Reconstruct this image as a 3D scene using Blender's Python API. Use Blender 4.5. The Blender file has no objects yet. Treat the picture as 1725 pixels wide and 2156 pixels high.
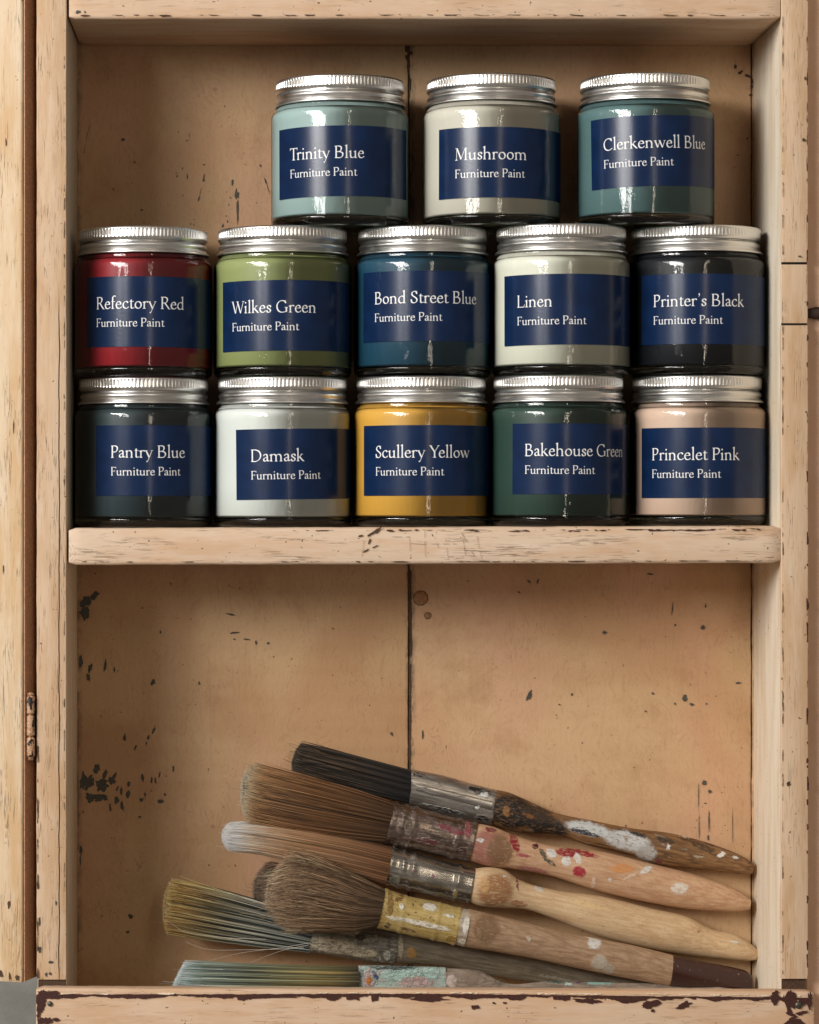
import bpy, math, random, json
import numpy as np
from mathutils import Vector, noise as mnoise
random.seed(7); rng = np.random.default_rng(11)
sc = bpy.context.scene
col = sc.collection
MM = 0.001
CAM_D, K = 1300.0, 6271.0        # camera distance to the cabinet's front plane (mm) and picture scale at unit distance
VX, VY = 562.0, 1078.0

# ---------------------------------------------------------------- camera
cd = bpy.data.cameras.new("camera"); cam = bpy.data.objects.new("camera", cd); col.objects.link(cam)
cd.sensor_fit = 'HORIZONTAL'; cd.sensor_width = 36; cd.lens = 36 * K / 1725
cd.shift_x = (862.5 - VX) / 1725; cd.shift_y = 0
cd.clip_start = 0.05; cd.clip_end = 50
cam.location = (0, -CAM_D * MM, 0); cam.rotation_euler = (math.pi / 2, 0, 0)
sc.camera = cam

# ---------------------------------------------------------------- world, lamps, exposure
w = bpy.data.worlds.new("World"); sc.world = w; w.use_nodes = True
w.node_tree.nodes['Background'].inputs[0].default_value = (1.0, 0.87, 0.74, 1)
w.node_tree.nodes['Background'].inputs[1].default_value = 0.18
sc.view_settings.view_transform = 'Standard'; sc.view_settings.look = 'None'
sc.view_settings.exposure = 0.0; sc.view_settings.gamma = 1.0
sc.cycles.use_denoising = True
sc.cycles.max_bounces = 10; sc.cycles.transparent_max_bounces = 24
sc.cycles.caustics_reflective = False; sc.cycles.caustics_refractive = True
sc.cycles.sample_clamp_indirect = 4

WIN_L = 65.0
def area(name, loc, target, sx, sy, power, color):
    l = bpy.data.lights.new(name, 'AREA'); l.shape = 'RECTANGLE'; l.size = sx; l.size_y = sy
    l.energy = power; l.color = color
    o = bpy.data.objects.new(name, l); col.objects.link(o); o.location = loc
    d = Vector(target) - Vector(loc); d.z = 0
    o.rotation_euler = d.to_track_quat('-Z', 'Z').to_euler()
    return o
# a tall window to the left in front of the cabinet: three panes with dark glazing bars between them
WIN = Vector((-1.56, -1.50, 0.80)); u = Vector((0.70, -0.71, 0)); WW = 1.06
for lo_, hi_, k in ((0.0, 0.17, 0.8), (0.28, 0.66, 1.15), (0.75, 1.0, 0.9)):
    wd = (hi_ - lo_) * WW
    area("window_light", WIN + u * (((lo_ + hi_) / 2 - 0.5) * WW), (0.05, 0.03, 0), wd, 1.18, WIN_L * k * wd * 1.18, (1.0, 0.975, 0.935))
area("far_window_light", (0.52, -2.0, 0.62), (0.05, 0, 0), 0.06, 1.3, 3.4, (1.0, 0.86, 0.68))

# ---------------------------------------------------------------- helpers
def at(px, py, y=0.0):
    "a point of the photograph at depth y (mm behind the cabinet's front) in mm"
    return ((px - VX) * (CAM_D + y) / K, y, -(py - VY) * (CAM_D + y) / K)
def srgb(h, k=1.0):
    h = h.lstrip('#'); v = [int(h[i:i + 2], 16) / 255 for i in (0, 2, 4)]
    return tuple((c / 12.92 if c <= 0.04045 else ((c + 0.055) / 1.055) ** 2.4) * k for c in v) + (1,)
def mesh(name, V, F, mat, parent=None, smooth=False, loc=None, uv=None):
    me = bpy.data.meshes.new(name)
    me.from_pydata([(x * MM, y * MM, z * MM) for x, y, z in V], [], F)
    if mat: me.materials.append(mat)
    if smooth: me.polygons.foreach_set('use_smooth', [True] * len(me.polygons))
    me.update()
    return link(name, me, parent, loc)
def link(name, me, parent=None, loc=None):
    o = bpy.data.objects.new(name, me); col.objects.link(o)
    if parent: o.parent = parent
    if loc: o.location = [c * MM for c in loc]
    return o
def thing(name, label, cat, loc=(0, 0, 0), group=None):
    o = bpy.data.objects.new(name, None); col.objects.link(o); o.location = [c * MM for c in loc]
    o.empty_display_size = 0.01
    o['label'] = label; o['category'] = cat
    if group: o['group'] = group
    return o
def fbm(x, y=0.0, z=0.0, o=4):
    return mnoise.fractal(Vector((x, y, z)), 1.0, 2.0, o)

class NT:
    def __init__(s, name):
        s.m = bpy.data.materials.new(name); s.m.use_nodes = True; s.t = s.m.node_tree
        s.p = s.t.nodes['Principled BSDF']; s.out = s.t.nodes['Material Output']
        s._mm = None
    def n(s, ty, **kw):
        x = s.t.nodes.new(ty)
        for k, v in kw.items(): setattr(x, k, v)
        return x
    def set(s, inp, v):
        if isinstance(v, bpy.types.NodeSocket): s.t.links.new(v, inp)
        else: inp.default_value = v
    def mm(s):
        if s._mm is None:
            c = s.n('ShaderNodeTexCoord'); v = s.n('ShaderNodeVectorMath', operation='SCALE')
            s.t.links.new(c.outputs['Object'], v.inputs[0]); v.inputs['Scale'].default_value = 1000
            s._mm = v.outputs[0]
        return s._mm
    def vec(s, v, sc3=(1, 1, 1), add=(0, 0, 0)):
        x = s.n('ShaderNodeVectorMath', operation='MULTIPLY_ADD'); s.set(x.inputs[0], v); x.inputs[1].default_value = sc3; x.inputs[2].default_value = add
        return x.outputs[0]
    def noise(s, v, scale=1, detail=3, rough=0.5, dist=0.0, color=False):
        x = s.n('ShaderNodeTexNoise'); s.set(x.inputs['Vector'], v); x.inputs['Scale'].default_value = scale
        x.inputs['Detail'].default_value = detail; x.inputs['Roughness'].default_value = rough; x.inputs['Distortion'].default_value = dist
        return x.outputs['Color' if color else 'Fac']
    def rng(s, v, a, b, c=0.0, d=1.0, smooth=True):
        x = s.n('ShaderNodeMapRange'); x.interpolation_type = 'SMOOTHSTEP' if smooth else 'LINEAR'
        s.set(x.inputs[0], v)
        for i, q in zip((1, 2, 3, 4), (a, b, c, d)): x.inputs[i].default_value = q
        return x.outputs[0]
    def math(s, op, a, b=0.0, clamp=False):
        x = s.n('ShaderNodeMath', operation=op); x.use_clamp = clamp; s.set(x.inputs[0], a); s.set(x.inputs[1], b)
        return x.outputs[0]
    def mix(s, f, a, b):
        x = s.n('ShaderNodeMix', data_type='RGBA'); s.set(x.inputs[0], f); s.set(x.inputs[6], a); s.set(x.inputs[7], b)
        return x.outputs[2]
    def sep(s, v):
        x = s.n('ShaderNodeSeparateXYZ'); s.set(x.inputs[0], v); return x.outputs
    def blob(s, v, x, z, rx, rz, ang=0.0, soft=0.35):
        "mask of an irregular blot at (x, z) mm; v = already distorted coordinates"
        mp = s.n('ShaderNodeMapping'); mp.vector_type = 'TEXTURE'; s.set(mp.inputs[0], v)
        mp.inputs['Location'].default_value = (x, 0, z); mp.inputs['Rotation'].default_value = (0, math.radians(-ang), 0)
        mp.inputs['Scale'].default_value = (rx, 1e5, rz)
        l = s.n('ShaderNodeVectorMath', operation='LENGTH'); s.t.links.new(mp.outputs[0], l.inputs[0])
        return s.rng(l.outputs['Value'], 1.0, 1.0 - soft)
    def distort(s, v, amp, scale):
        c = s.noise(v, scale, 4, 0.6, color=True)
        a = s.vec(c, (amp * 2,) * 3, (-amp,) * 3)
        x = s.n('ShaderNodeVectorMath', operation='ADD'); s.t.links.new(v, x.inputs[0]); s.t.links.new(a, x.inputs[1])
        return x.outputs[0]
    def bump(s, h, dist=0.1, strength=1.0, nrm=None):
        b = s.n('ShaderNodeBump'); s.set(b.inputs['Height'], h); b.inputs['Distance'].default_value = dist * MM
        b.inputs['Strength'].default_value = strength
        if nrm is not None: s.t.links.new(nrm, b.inputs['Normal'])
        return b.outputs[0]
    def fin(s, color=None, rough=None, metal=None, normal=None, **kw):
        if color is not None: s.set(s.p.inputs['Base Color'], color)
        if rough is not None: s.set(s.p.inputs['Roughness'], rough)
        if metal is not None: s.set(s.p.inputs['Metallic'], metal)
        if normal is not None: s.t.links.new(normal, s.p.inputs['Normal'])
        for k, v in kw.items(): s.set(s.p.inputs[k], v)
        return s.m

# ---------------------------------------------------------------- materials of the cabinet
def painted_wood(name, axis, base, warm, pale, crack=0.55, off=(0, 0, 0), lines=(), dirt=None, density=1.0):
    """old cream paint on open-grained wood; axis = grain direction"""
    s = NT(name); p = s.mm()
    st = [1, 1, 1]; st['xyz'.index(axis)] = 0.042
    lo = [1, 1, 1]; lo['xyz'.index(axis)] = 0.16
    v = s.vec(p, st, off); vl = s.vec(p, lo, off)
    vd = s.distort(v, 0.35, 0.9)
    col_ = s.mix(s.rng(s.noise(vl, 0.10, 4, 0.6), 0.38, 0.66), base, warm)
    col_ = s.mix(s.rng(s.noise(vl, 0.23, 3, 0.6), 0.52, 0.78, 0, 0.45), col_, pale)
    g1 = s.noise(vd, 2.5, 2, 0.5)                     # pores
    g2 = s.noise(s.vec(vd, (1, 1, 1), (31, 7, 5)), 1.7, 3, 0.6)
    patch = s.rng(s.noise(vl, 0.22, 4, 0.6), 0.44, 0.64, 0.06, 1.0)
    pores = s.math('MULTIPLY', s.rng(g1, crack + 0.04, crack + 0.12), patch, True)
    pores = s.math('MULTIPLY', pores, 0.62 * density)
    fine = s.math('MULTIPLY', s.rng(g2, 0.60, 0.68), s.math('MULTIPLY', patch, 0.30 * density))
    pm = s.math('MAXIMUM', pores, fine)
    col_ = s.mix(s.rng(s.noise(vd, 2.6, 2), 0.35, 0.7, 0.0, 0.22), col_, warm)
    col_ = s.mix(pm, col_, srgb('#5a4128'))
    # specks
    sp = s.rng(s.noise(p, 0.55, 2, 0.5), 0.715, 0.74, 0, 0.8)
    col_ = s.mix(sp, col_, srgb('#4a3526'))
    h = s.math('SUBTRACT', s.math('ADD', s.math('MULTIPLY', s.noise(vd, 1.6, 3), 0.45), s.math('MULTIPLY', s.noise(vl, 0.5, 3), 0.5)), s.math('MULTIPLY', pm, 0.9))
    for (c0, amp, wdt, zlo, zhi) in lines:             # a crack that runs along the grain
        o = s.sep(p); ax = {'x': 2, 'z': 0}[axis]; al = {'x': 0, 'z': 2}[axis]
        wob = s.noise(s.vec(p, [0.02 if i != al else 0.05 for i in range(3)], off), 1.0, 3, 0.6)
        d = s.math('ABSOLUTE', s.math('ADD', s.math('SUBTRACT', o[ax], c0), s.math('MULTIPLY', s.math('SUBTRACT', wob, 0.5), amp)))
        l = s.math('MULTIPLY', s.rng(d, wdt, wdt * 0.3), s.math('MULTIPLY', s.rng(o[al], zlo - 12, zlo + 12), s.rng(o[al], zhi + 12, zhi - 12)))
        col_ = s.mix(l, col_, srgb('#2e2016')); h = s.math('SUBTRACT', h, l)
    if dirt: col_ = dirt(s, p, col_)
    return s.fin(col_, 0.62, normal=s.bump(h, 0.22, 0.8), **{'Specular IOR Level': 0.35})

CREAM, WARM, PALE = srgb('#d8bc9f'), srgb('#c9a581'), srgb('#e0cdb6')
M = {}
M['stile'] = painted_wood('cream paint, upright grain', 'z', CREAM, WARM, PALE)
M['stile_left'] = painted_wood('cream paint with a long crack', 'z', CREAM, WARM, PALE, off=(7, 3, 40), lines=[(-90.6, 1.6, 0.35, -206, 90)])
M['stile_right'] = painted_wood('cream paint, open grain', 'z', CREAM, WARM, PALE, off=(17, 3, 90), crack=0.54, density=0.75)
M['door'] = painted_wood('cream paint, door', 'z', srgb('#ddc7aa'), srgb('#cfac82'), srgb('#e6dac8'), off=(37, 3, 10), crack=0.53)
M['rail'] = painted_wood('pink cream paint, level grain', 'x', srgb('#dabda2'), srgb('#d0aa88'), srgb('#e4cfb9'), off=(3, 3, 17), crack=0.56, density=0.7)
M['shelf'] = painted_wood('pink cream paint, shelf', 'x', srgb('#dfc6ae'), srgb('#d5b292'), srgb('#ead8c6'), off=(90, 3, 57), crack=0.52)
M['inner'] = painted_wood('smooth cream paint inside', 'z', srgb('#ece0cd'), srgb('#decbaf'), srgb('#f0e8db'), off=(5, 30, 57), crack=0.60, density=0.4)

def back_material():
    s = NT('tan paint of the back boards'); p = s.mm()
    base, warm, pink = srgb('#cdaa82'), srgb('#bf966f'), srgb('#cc9f7f')
    c = s.mix(s.rng(s.noise(p, 0.013, 3, 0.5, 0.4), 0.40, 0.62), base, warm)
    c = s.mix(s.rng(s.noise(s.vec(p, (1, 1, 0.6), (40, 0, 9)), 0.016, 3), 0.45, 0.65, 0, 0.8), c, pink)
    c = s.mix(s.rng(s.noise(s.vec(p, (1, 1, 1), (4, 0, 90)), 0.03, 4, 0.6), 0.55, 0.72, 0, 0.45), c, srgb('#bf9f74'))
    c = s.mix(s.rng(s.noise(s.vec(p, (1, 1, 1), (70, 0, 33)), 0.045, 5, 0.7), 0.5, 0.75, 0, 0.35), c, srgb('#a87c56'))
    # brush strokes that swirl
    sw = s.distort(p, 45, 0.010)
    st = s.noise(s.vec(sw, (1.0, 1, 0.035)), 1.0, 4, 0.65)
    c = s.mix(s.rng(st, 0.48, 0.74, 0, 0.30), c, srgb('#946a48'))
    st2 = s.noise(s.vec(sw, (2.2, 1, 0.07), (9, 0, 0)), 1.0, 2, 0.5)
    scuff = s.rng(s.noise(p, 0.035, 5, 0.7), 0.52, 0.66)
    c = s.mix(s.math('MULTIPLY', s.rng(st2, 0.60, 0.70), s.math('MULTIPLY', scuff, 0.5)), c, srgb('#6b4a30'))
    c = s.mix(s.rng(s.noise(p, 0.42, 2, 0.5), 0.735, 0.76, 0, 0.75), c, srgb('#5d2f20'))
    # upright grain showing faintly through the paint, and wiped-in grime
    gr = s.noise(s.vec(s.distort(p, 3, 0.05), (1.3, 1, 0.02), (3, 0, 8)), 1.0, 4, 0.7)
    c = s.mix(s.rng(gr, 0.50, 0.72, 0, 0.22), c, srgb('#a0764f'))
    c = s.mix(s.rng(s.noise(s.vec(p, (1, 1, 0.7), (13, 0, 51)), 0.02, 6, 0.72), 0.54, 0.72, 0, 0.35), c, srgb('#9a7048'))
    # grime along the joints between the boards
    x = s.sep(s.distort(p, 1.4, 0.25))
    for x0, wd, k in ((66.4, 3.2, 0.55), (225.2, 3.0, 0.35), (-88.3, 4.0, 0.5)):
        d = s.math('ABSOLUTE', s.math('SUBTRACT', x[0], x0))
        g = s.math('MULTIPLY', s.rng(d, wd, 0.3), s.rng(s.noise(s.vec(p, (1, 1, 0.3)), 0.5, 4, 0.7), 0.35, 0.62, 0, k * 1.4))
        c = s.mix(g, c, srgb('#4c4236'))
    h = s.math('ADD', s.math('MULTIPLY', st, 0.6), s.math('MULTIPLY', s.noise(p, 0.12, 3), 0.8))
    return s.fin(c, s.rng(s.noise(p, 0.05, 3), 0.3, 0.7, 0.38, 0.55), normal=s.bump(h, 0.10, 0.6), **{'Specular IOR Level': 0.4})
M['back'] = back_material()

def flat(name, c, rough=0.6, **kw):
    s = NT(name); p = s.mm()
    cc = s.mix(s.rng(s.noise(p, 0.9, 4, 0.6), 0.3, 0.7), tuple(v * 0.75 for v in c[:3]) + (1,), tuple(min(1, v * 1.25) for v in c[:3]) + (1,))
    return s.fin(cc, rough, normal=s.bump(s.noise(p, 1.4, 3), 0.08, 0.6), **kw)
M['bare_grey'] = flat('bare grey undercoat', srgb('#46443c'))
M['bare_red'] = flat('bare dark red wood', srgb('#43211a'), 0.5)
M['dark'] = flat('dark gap', srgb('#1d150e'), 0.8)
M['groove'] = flat('worn dark line', srgb('#4a3322'), 0.8)
M['pencil'] = flat('faint grey pencil', srgb('#8c7763'), 0.8)
M['cream_flake'] = flat('cream flake', srgb('#e9d3b6'), 0.6)
M['nail'] = flat('dull nail head', srgb('#5f5c54'), 0.45, Metallic=0.7)
M['door_edge'] = flat('orange-brown door edge', srgb('#b58361'), 0.55)  # orange-brown colour over the door's whole hinged edge
M['seam'] = flat('dusty gap between boards', srgb('#54493a'), 0.8)
M['darkwood'] = flat('dark stained wood', srgb('#2f1710'), 0.35)
def wall_material(name, a, b):
    s = NT(name); p = s.mm()
    c = s.mix(s.rng(s.noise(p, 0.05, 4, 0.6), 0.3, 0.7), a, b)
    h = s.math('ADD', s.noise(s.vec(p, (0.6, 1, 1)), 0.16, 4, 0.6), s.math('MULTIPLY', s.noise(p, 1.2, 3), 0.15))
    return s.fin(c, 0.7, normal=s.bump(h, 0.9, 0.6))
M['wall_grey'] = wall_material('grey plaster', srgb('#8f8d87'), srgb('#7f7d77'))
M['wall_tan'] = wall_material('tan plaster', srgb('#f0c9ad'), srgb('#e8bf9f'))

# ---------------------------------------------------------------- cabinet
def board(name, mat, x0, x1, y0, y1, z0, z1, axis, parent, bev=1.0, jit=0.18, seg=3.0, seed=0, slope=0.0):
    "a sawn board: rounded cross-section swept along its length, its edges slightly uneven"
    lim = {'x': (x0, x1), 'y': (y0, y1), 'z': (z0, z1)}
    a0, a1 = lim[axis]; o1, o2 = [k for k in 'xyz' if k != axis]
    (p0, p1), (q0, q1) = lim[o1], lim[o2]
    prof = []
    for cx, cy, s0 in ((p1 - bev, q1 - bev, 0), (p0 + bev, q1 - bev, 1), (p0 + bev, q0 + bev, 2), (p1 - bev, q0 + bev, 3)):
        for k in range(4):
            a = (s0 + k / 3) * math.pi / 2; prof.append((cx + bev * math.cos(a), cy + bev * math.sin(a), a))
    n = max(2, int((a1 - a0) / seg)); V = []; F = []; m = len(prof)
    for i in range(n + 1):
        t = a0 + (a1 - a0) * i / n
        inset = bev * 0.6 if i in (0, n) else 0
        if i == 0: tt = t
        elif i == n: tt = t
        else: tt = t
        for j, (p, q, a) in enumerate(prof):
            e = jit * fbm(t * 0.05 + seed * 9.1, (j // 4) * 5.3, seed, 4) + jit * 0.5 * fbm(t * 0.4, (j // 4) * 3.1, seed)
            pp = p + math.cos(a) * (e - inset); qq = q + math.sin(a) * (e - inset)
            d = {o1: pp, o2: qq, axis: tt}
            if axis == 'x' and slope: d['z'] += slope * (tt - 50)
            V.append((d['x'], d['y'], d['z']))
    for i in range(n):
        for j in range(m):
            F.append((i * m + j, i * m + (j + 1) % m, (i + 1) * m + (j + 1) % m, (i + 1) * m + j))
    F.append(tuple(range(m))[::-1]); F.append(tuple(n * m + j for j in range(m)))
    if axis == 'y': F = [f[::-1] for f in F]
    o = mesh(name, V, F, mat, parent)
    me = o.data
    me.polygons.foreach_set('use_smooth', [True] * len(me.polygons)); me.set_sharp_from_angle(angle=math.radians(50))
    return o

L_IN, R_IN, D = at(140, 0)[0], at(1646, 0)[0], 75.0
TOP_Z = at(0, 40)[2]; SH_T, SH_B = -6.6, -22.8; RAIL_T = -207.6
SLOPE = 0.0033
cab = thing('cabinet', 'old cream painted wooden cabinet with worn paint and one shelf', 'cabinet', (0, 0, 0))
board('side_board', M['inner'], at(77, 0)[0] + 0.3, L_IN, 1.6, D, -242, 260, 'z', cab, seed=1, bev=0.5, jit=0.08)
board('edge_strip', M['stile_left'], at(77, 0)[0], L_IN + 0.12, -0.1, 1.55, at(0, 2063)[2], 260, 'z', cab, bev=0.6, jit=0.22, seed=10)
rs = board('side_board', M['inner'], R_IN, at(1702, 0)[0] - 0.4, 1.6, D, -242, 260, 'z', cab, seed=2, bev=0.5, jit=0.08)
rx = at(1702.5, 0)[0]
for k, (z0, z1, y0) in enumerate(((at(0, 551.5)[2], 260, -0.3), (at(0, 680)[2], at(0, 556.5)[2], 0.35), (at(0, 2061)[2], at(0, 685)[2], -0.5))):
    board('edge_strip', M['stile_right'], R_IN - 0.1 - 0.15 * k, rx, y0, 1.55, z0, z1, 'z', cab, bev=0.55, jit=0.22, seed=11 + k)
for jz in (554, 682): board('joint', M['dark'], R_IN + 0.1, rx - 0.5, 1.3, 1.58, at(0, jz + 5)[2], at(0, jz - 5)[2], 'x', cab, bev=0.1, jit=0.0, seed=jz)
board('top_board', M['rail'], L_IN + 1.1, R_IN - 0.5, -0.6, D, TOP_Z, TOP_Z + 30, 'x', cab, bev=1.6, jit=0.25, seed=3)
shelf = board('shelf', M['shelf'], L_IN + 1.0, R_IN - 0.5, -1.2, D, SH_B, SH_T, 'x', cab, bev=1.7, jit=0.22, seed=4, slope=SLOPE)
floor_ = board('floor_board', M['inner'], L_IN + 0.2, R_IN - 0.2, 3, D, -240, -230, 'x', cab, bev=0.5, seed=5)
rail = board('bottom_rail', M['rail'], at(78, 0)[0], at(1709.5, 0)[0], -6, 2.5, -260, RAIL_T, 'x', cab, bev=1.4, jit=0.25, seed=6, slope=-0.0045)
for z0, z1 in ((at(0, 2078)[2] + 0.5, at(0, 2064)[2]),):
    board('joint', M['groove'], at(80, 0)[0], L_IN - 0.3, 1.2, 1.58, z0 - 4, z1 + 1, 'x', cab, bev=0.1, jit=0.0, seed=8)
    board('joint', M['groove'], R_IN + 0.2, rx - 0.8, 1.9 - 0.6, 1.58, z0 - 4, z1 + 1, 'x', cab, bev=0.1, jit=0.0, seed=9)
# back boards with a gap between them
SEAM = at(861.5, 0, D)[0]; S2 = at(1583.5, 0, D)[0]
for x0, x1, sd in ((L_IN - 2, SEAM - 0.45, 21), (SEAM + 0.20, S2 - 0.35, 22), (S2 + 0.15, R_IN + 3, 23)):
    o = board('back_board', M['back'], x0, x1, D, D + 1.3, -242, 262, 'z', cab, bev=0.4, jit=0.35, seed=sd, seg=2.0)
board('backing', M['seam'], L_IN, R_IN, D + 1.4, D + 8, -242, 262, 'z', cab, bev=0.2, seed=24)
# door, open at the left
DA = math.radians(17); dx0, dy0 = at(47.5, 0, -4)[0], -4.0       # the door has swung right back, its hinged edge faces the cabinet
door = board('door', M['door'], -60, 0, 0, 19, at(0, 2066)[2], 260, 'z', cab, bev=1.2, jit=0.35, seed=31)
door.location = (dx0 * MM, dy0 * MM, 0); door.rotation_euler.z = -DA
board('door_edge', M['door_edge'], 0.3, 0.75, 0.9, 18, at(0, 2064)[2], 260, 'z', door, bev=0.03, jit=0.0, seed=32)

# marks where the paint has come away: thin irregular patches on the boards
def blobs(name, items, plane_y, mat, parent, y_for_px, seed=0, step=0.004, kind='stuff'):
    V = []; F = []; r = random.Random(seed)
    for i, it in enumerate(items):
        cx, cy, wd, ht = it[:4]; ang = math.radians(it[4]) if len(it) > 4 else 0
        X, _, Z = at(cx, cy, y_for_px); s = (CAM_D + y_for_px) / K
        n = 30; b = len(V); ph = r.random() * 100
        for k in range(n):
            a = 2 * math.pi * k / n
            rr = 1 + 0.5 * fbm(math.cos(a) * 1.3 + ph, math.sin(a) * 1.3, ph) + 0.30 * fbm(math.cos(a) * 4 + ph, math.sin(a) * 4, ph) + 0.10 * (r.random() - 0.5)
            x = math.cos(a) * wd * s * rr; z = math.sin(a) * ht * s * rr
            V.append((X + x * math.cos(ang) - z * math.sin(ang), plane_y - 0.05 - step * i, Z + x * math.sin(ang) + z * math.cos(ang)))
        F.append(tuple(range(b, b + n)))
    o = mesh(name, V, F, mat, parent)
    if kind: o['kind'] = kind
    return o
def z3(l): return [(x * .35, 1401.6 + y * .35, w_ * .35, h_ * .35, *r) for x, y, w_, h_, *r in l]
def z7(l): return [(197.7 + .2813 * x, 89.8 + .2813 * y, w_ * .2813, h_ * .2813, *r) for x, y, w_, h_, *r in l]
def z5(l): return [(125.8 + .479 * x, 1078 + .479 * y, w_ * .479, h_ * .479, *r) for x, y, w_, h_, *r in l]
def z6(l): return [(808.6 + .5313 * x, 1078 + .5313 * y, w_ * .5313, h_ * .5313, *r) for x, y, w_, h_, *r in l]
chips = z3([(750, 430, 9, 22, -8), (925, 390, 8, 20, -20), (893, 432, 7, 14, -15), (880, 468, 4, 12, -10), (815, 492, 7, 15, -20), (922, 103, 9, 19, -30),
            (545, 20, 14, 30, -15), (535, 70, 8, 22, 10), (860, 672, 9, 24, 5), (912, 690, 7, 24, -5), (935, 692, 6, 20, 3), (960, 655, 5, 18, -12), (1043, 622, 8, 18, 5),
            (775, 710, 11, 17, -15), (770, 775, 12, 22, -12), (730, 755, 7, 26, 0), (700, 810, 14, 20, 5), (735, 845, 11, 26, 5), (662, 853, 8, 20, 5), (850, 808, 11, 11), (873, 777, 6, 14, 5),
            (968, 818, 18, 12, -10), (993, 776, 7, 8), (842, 910, 10, 5, 5), (487, 1112, 8, 26, 0), (484, 1170, 4, 36, 0), (785, 1508, 14, 14), (767, 1602, 13, 7), (705, 740, 6, 16, -25),
            (500, 690, 18, 48, -10), (535, 705, 28, 50, -30), (582, 622, 18, 32, -25), (612, 715, 36, 42, -15), (632, 655, 12, 30, -30), (668, 692, 22, 24, -30), (690, 662, 9, 20, -30), (540, 790, 28, 28, 0), (595, 795, 42, 22, 5), (638, 800, 12, 12)])
chips += z7([(218, 725, 13, 11), (358, 1252, 10, 7), (822, 1008, 5, 24, -14), (822, 1028, 8, 10), (800, 1110, 2, 35, -14), (785, 1168, 5, 18, -12), (1068, 1140, 15, 30), (1076, 1265, 8, 95), (1066, 1110, 4, 20),
             (1037, 1050, 5, 22, -8), (1038, 1036, 7, 8), (1022, 1160, 5, 5), (1010, 1212, 4, 6), (825, 912, 8, 5, -20), (622, 1000, 6, 8), (616, 978, 5, 3), (1285, 1035, 5, 24, 18), (1303, 1090, 2, 45, 18), (1247, 920, 5, 12, 20),
             (725, 1357, 5, 7), (750, 1322, 4, 4), (748, 1362, 4, 7), (965, 1372, 6, 14, -20), (990, 1297, 4, 4), (1000, 1335, 3, 12), (1216, 1197, 4, 4), (1130, 909, 5, 3), (714, 690, 2, 16, 20), (697, 732, 10, 4, 15), (699, 1000, 3, 20), (662, 940, 3, 10)])
chips += z5([(770, 531, 19, 4, 5), (822, 560, 14, 4, -5), (768, 560, 5, 4), (863, 575, 4, 9), (917, 577, 6, 5), (750, 450, 18, 4, -10), (115, 395, 24, 20, 35), (150, 370, 12, 24, -45), (110, 445, 17, 26), (135, 685, 9, 19, -20), (125, 725, 7, 16), (200, 675, 5, 25, -8),
             (240, 693, 4, 12), (408, 750, 6, 13, -20), (443, 527, 4, 7), (612, 752, 3, 7), (92, 660, 8, 26), (1458, 973, 5, 5, -30)])
chips += z6([(575, 728, 7, 19, -25), (1192, 737, 9, 13, -5), (1220, 763, 8, 6), (153, 882, 3, 16), (30, 880, 3, 9, 20), (1405, 678, 11, 4), (1065, 719, 4, 5, 30), (875, 477, 9, 6), (1262, 458, 7, 11, -30), (1143, 385, 2, 22, -5), (1275, 372, 3, 8), (1155, 448, 5, 4),
             (1153, 760, 3, 5), (1278, 760, 3, 3), (745, 722, 3, 6, -20), (610, 275, 4, 10, -20), (575, 275, 10, 3, -40), (1055, 246, 16, 3, -5), (535, 318, 8, 3, -30), (695, 763, 4, 3), (1037, 790, 4, 3)])
chips += [(988.3 + .4271 * x, 1545.4 + .4271 * y, w_ * .4271, h_ * .4271, a) for x, y, w_, h_, a in ((1158, 240, 10, 12, -30), (1185, 283, 8, 8, 0), (1182, 430, 3, 50, 0), (1130, 300, 1.6, 70, 0), (1133, 460, 2, 60, 0), (1178, 510, 4, 14, 0), (1298, 460, 1.6, 80, 0), (1163, 342, 6, 3, 0))]
o = blobs('bare_patch', chips, D, M['bare_grey'], cab, D, 3)
mold = [(1596, 190, 4, 16, 0), (1590, 170, 6, 12, 10), (1576, 160, 8, 3, -20), (1560, 152, 6, 3, 30), (1583, 200, 6, 2.5, 0), (1549, 140, 3, 4, 0), (1598, 215, 2.5, 20, 0), (1586, 182, 5, 3, 0)]
blobs('grime', mold, D, M['groove'], cab, D, 5)
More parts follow.
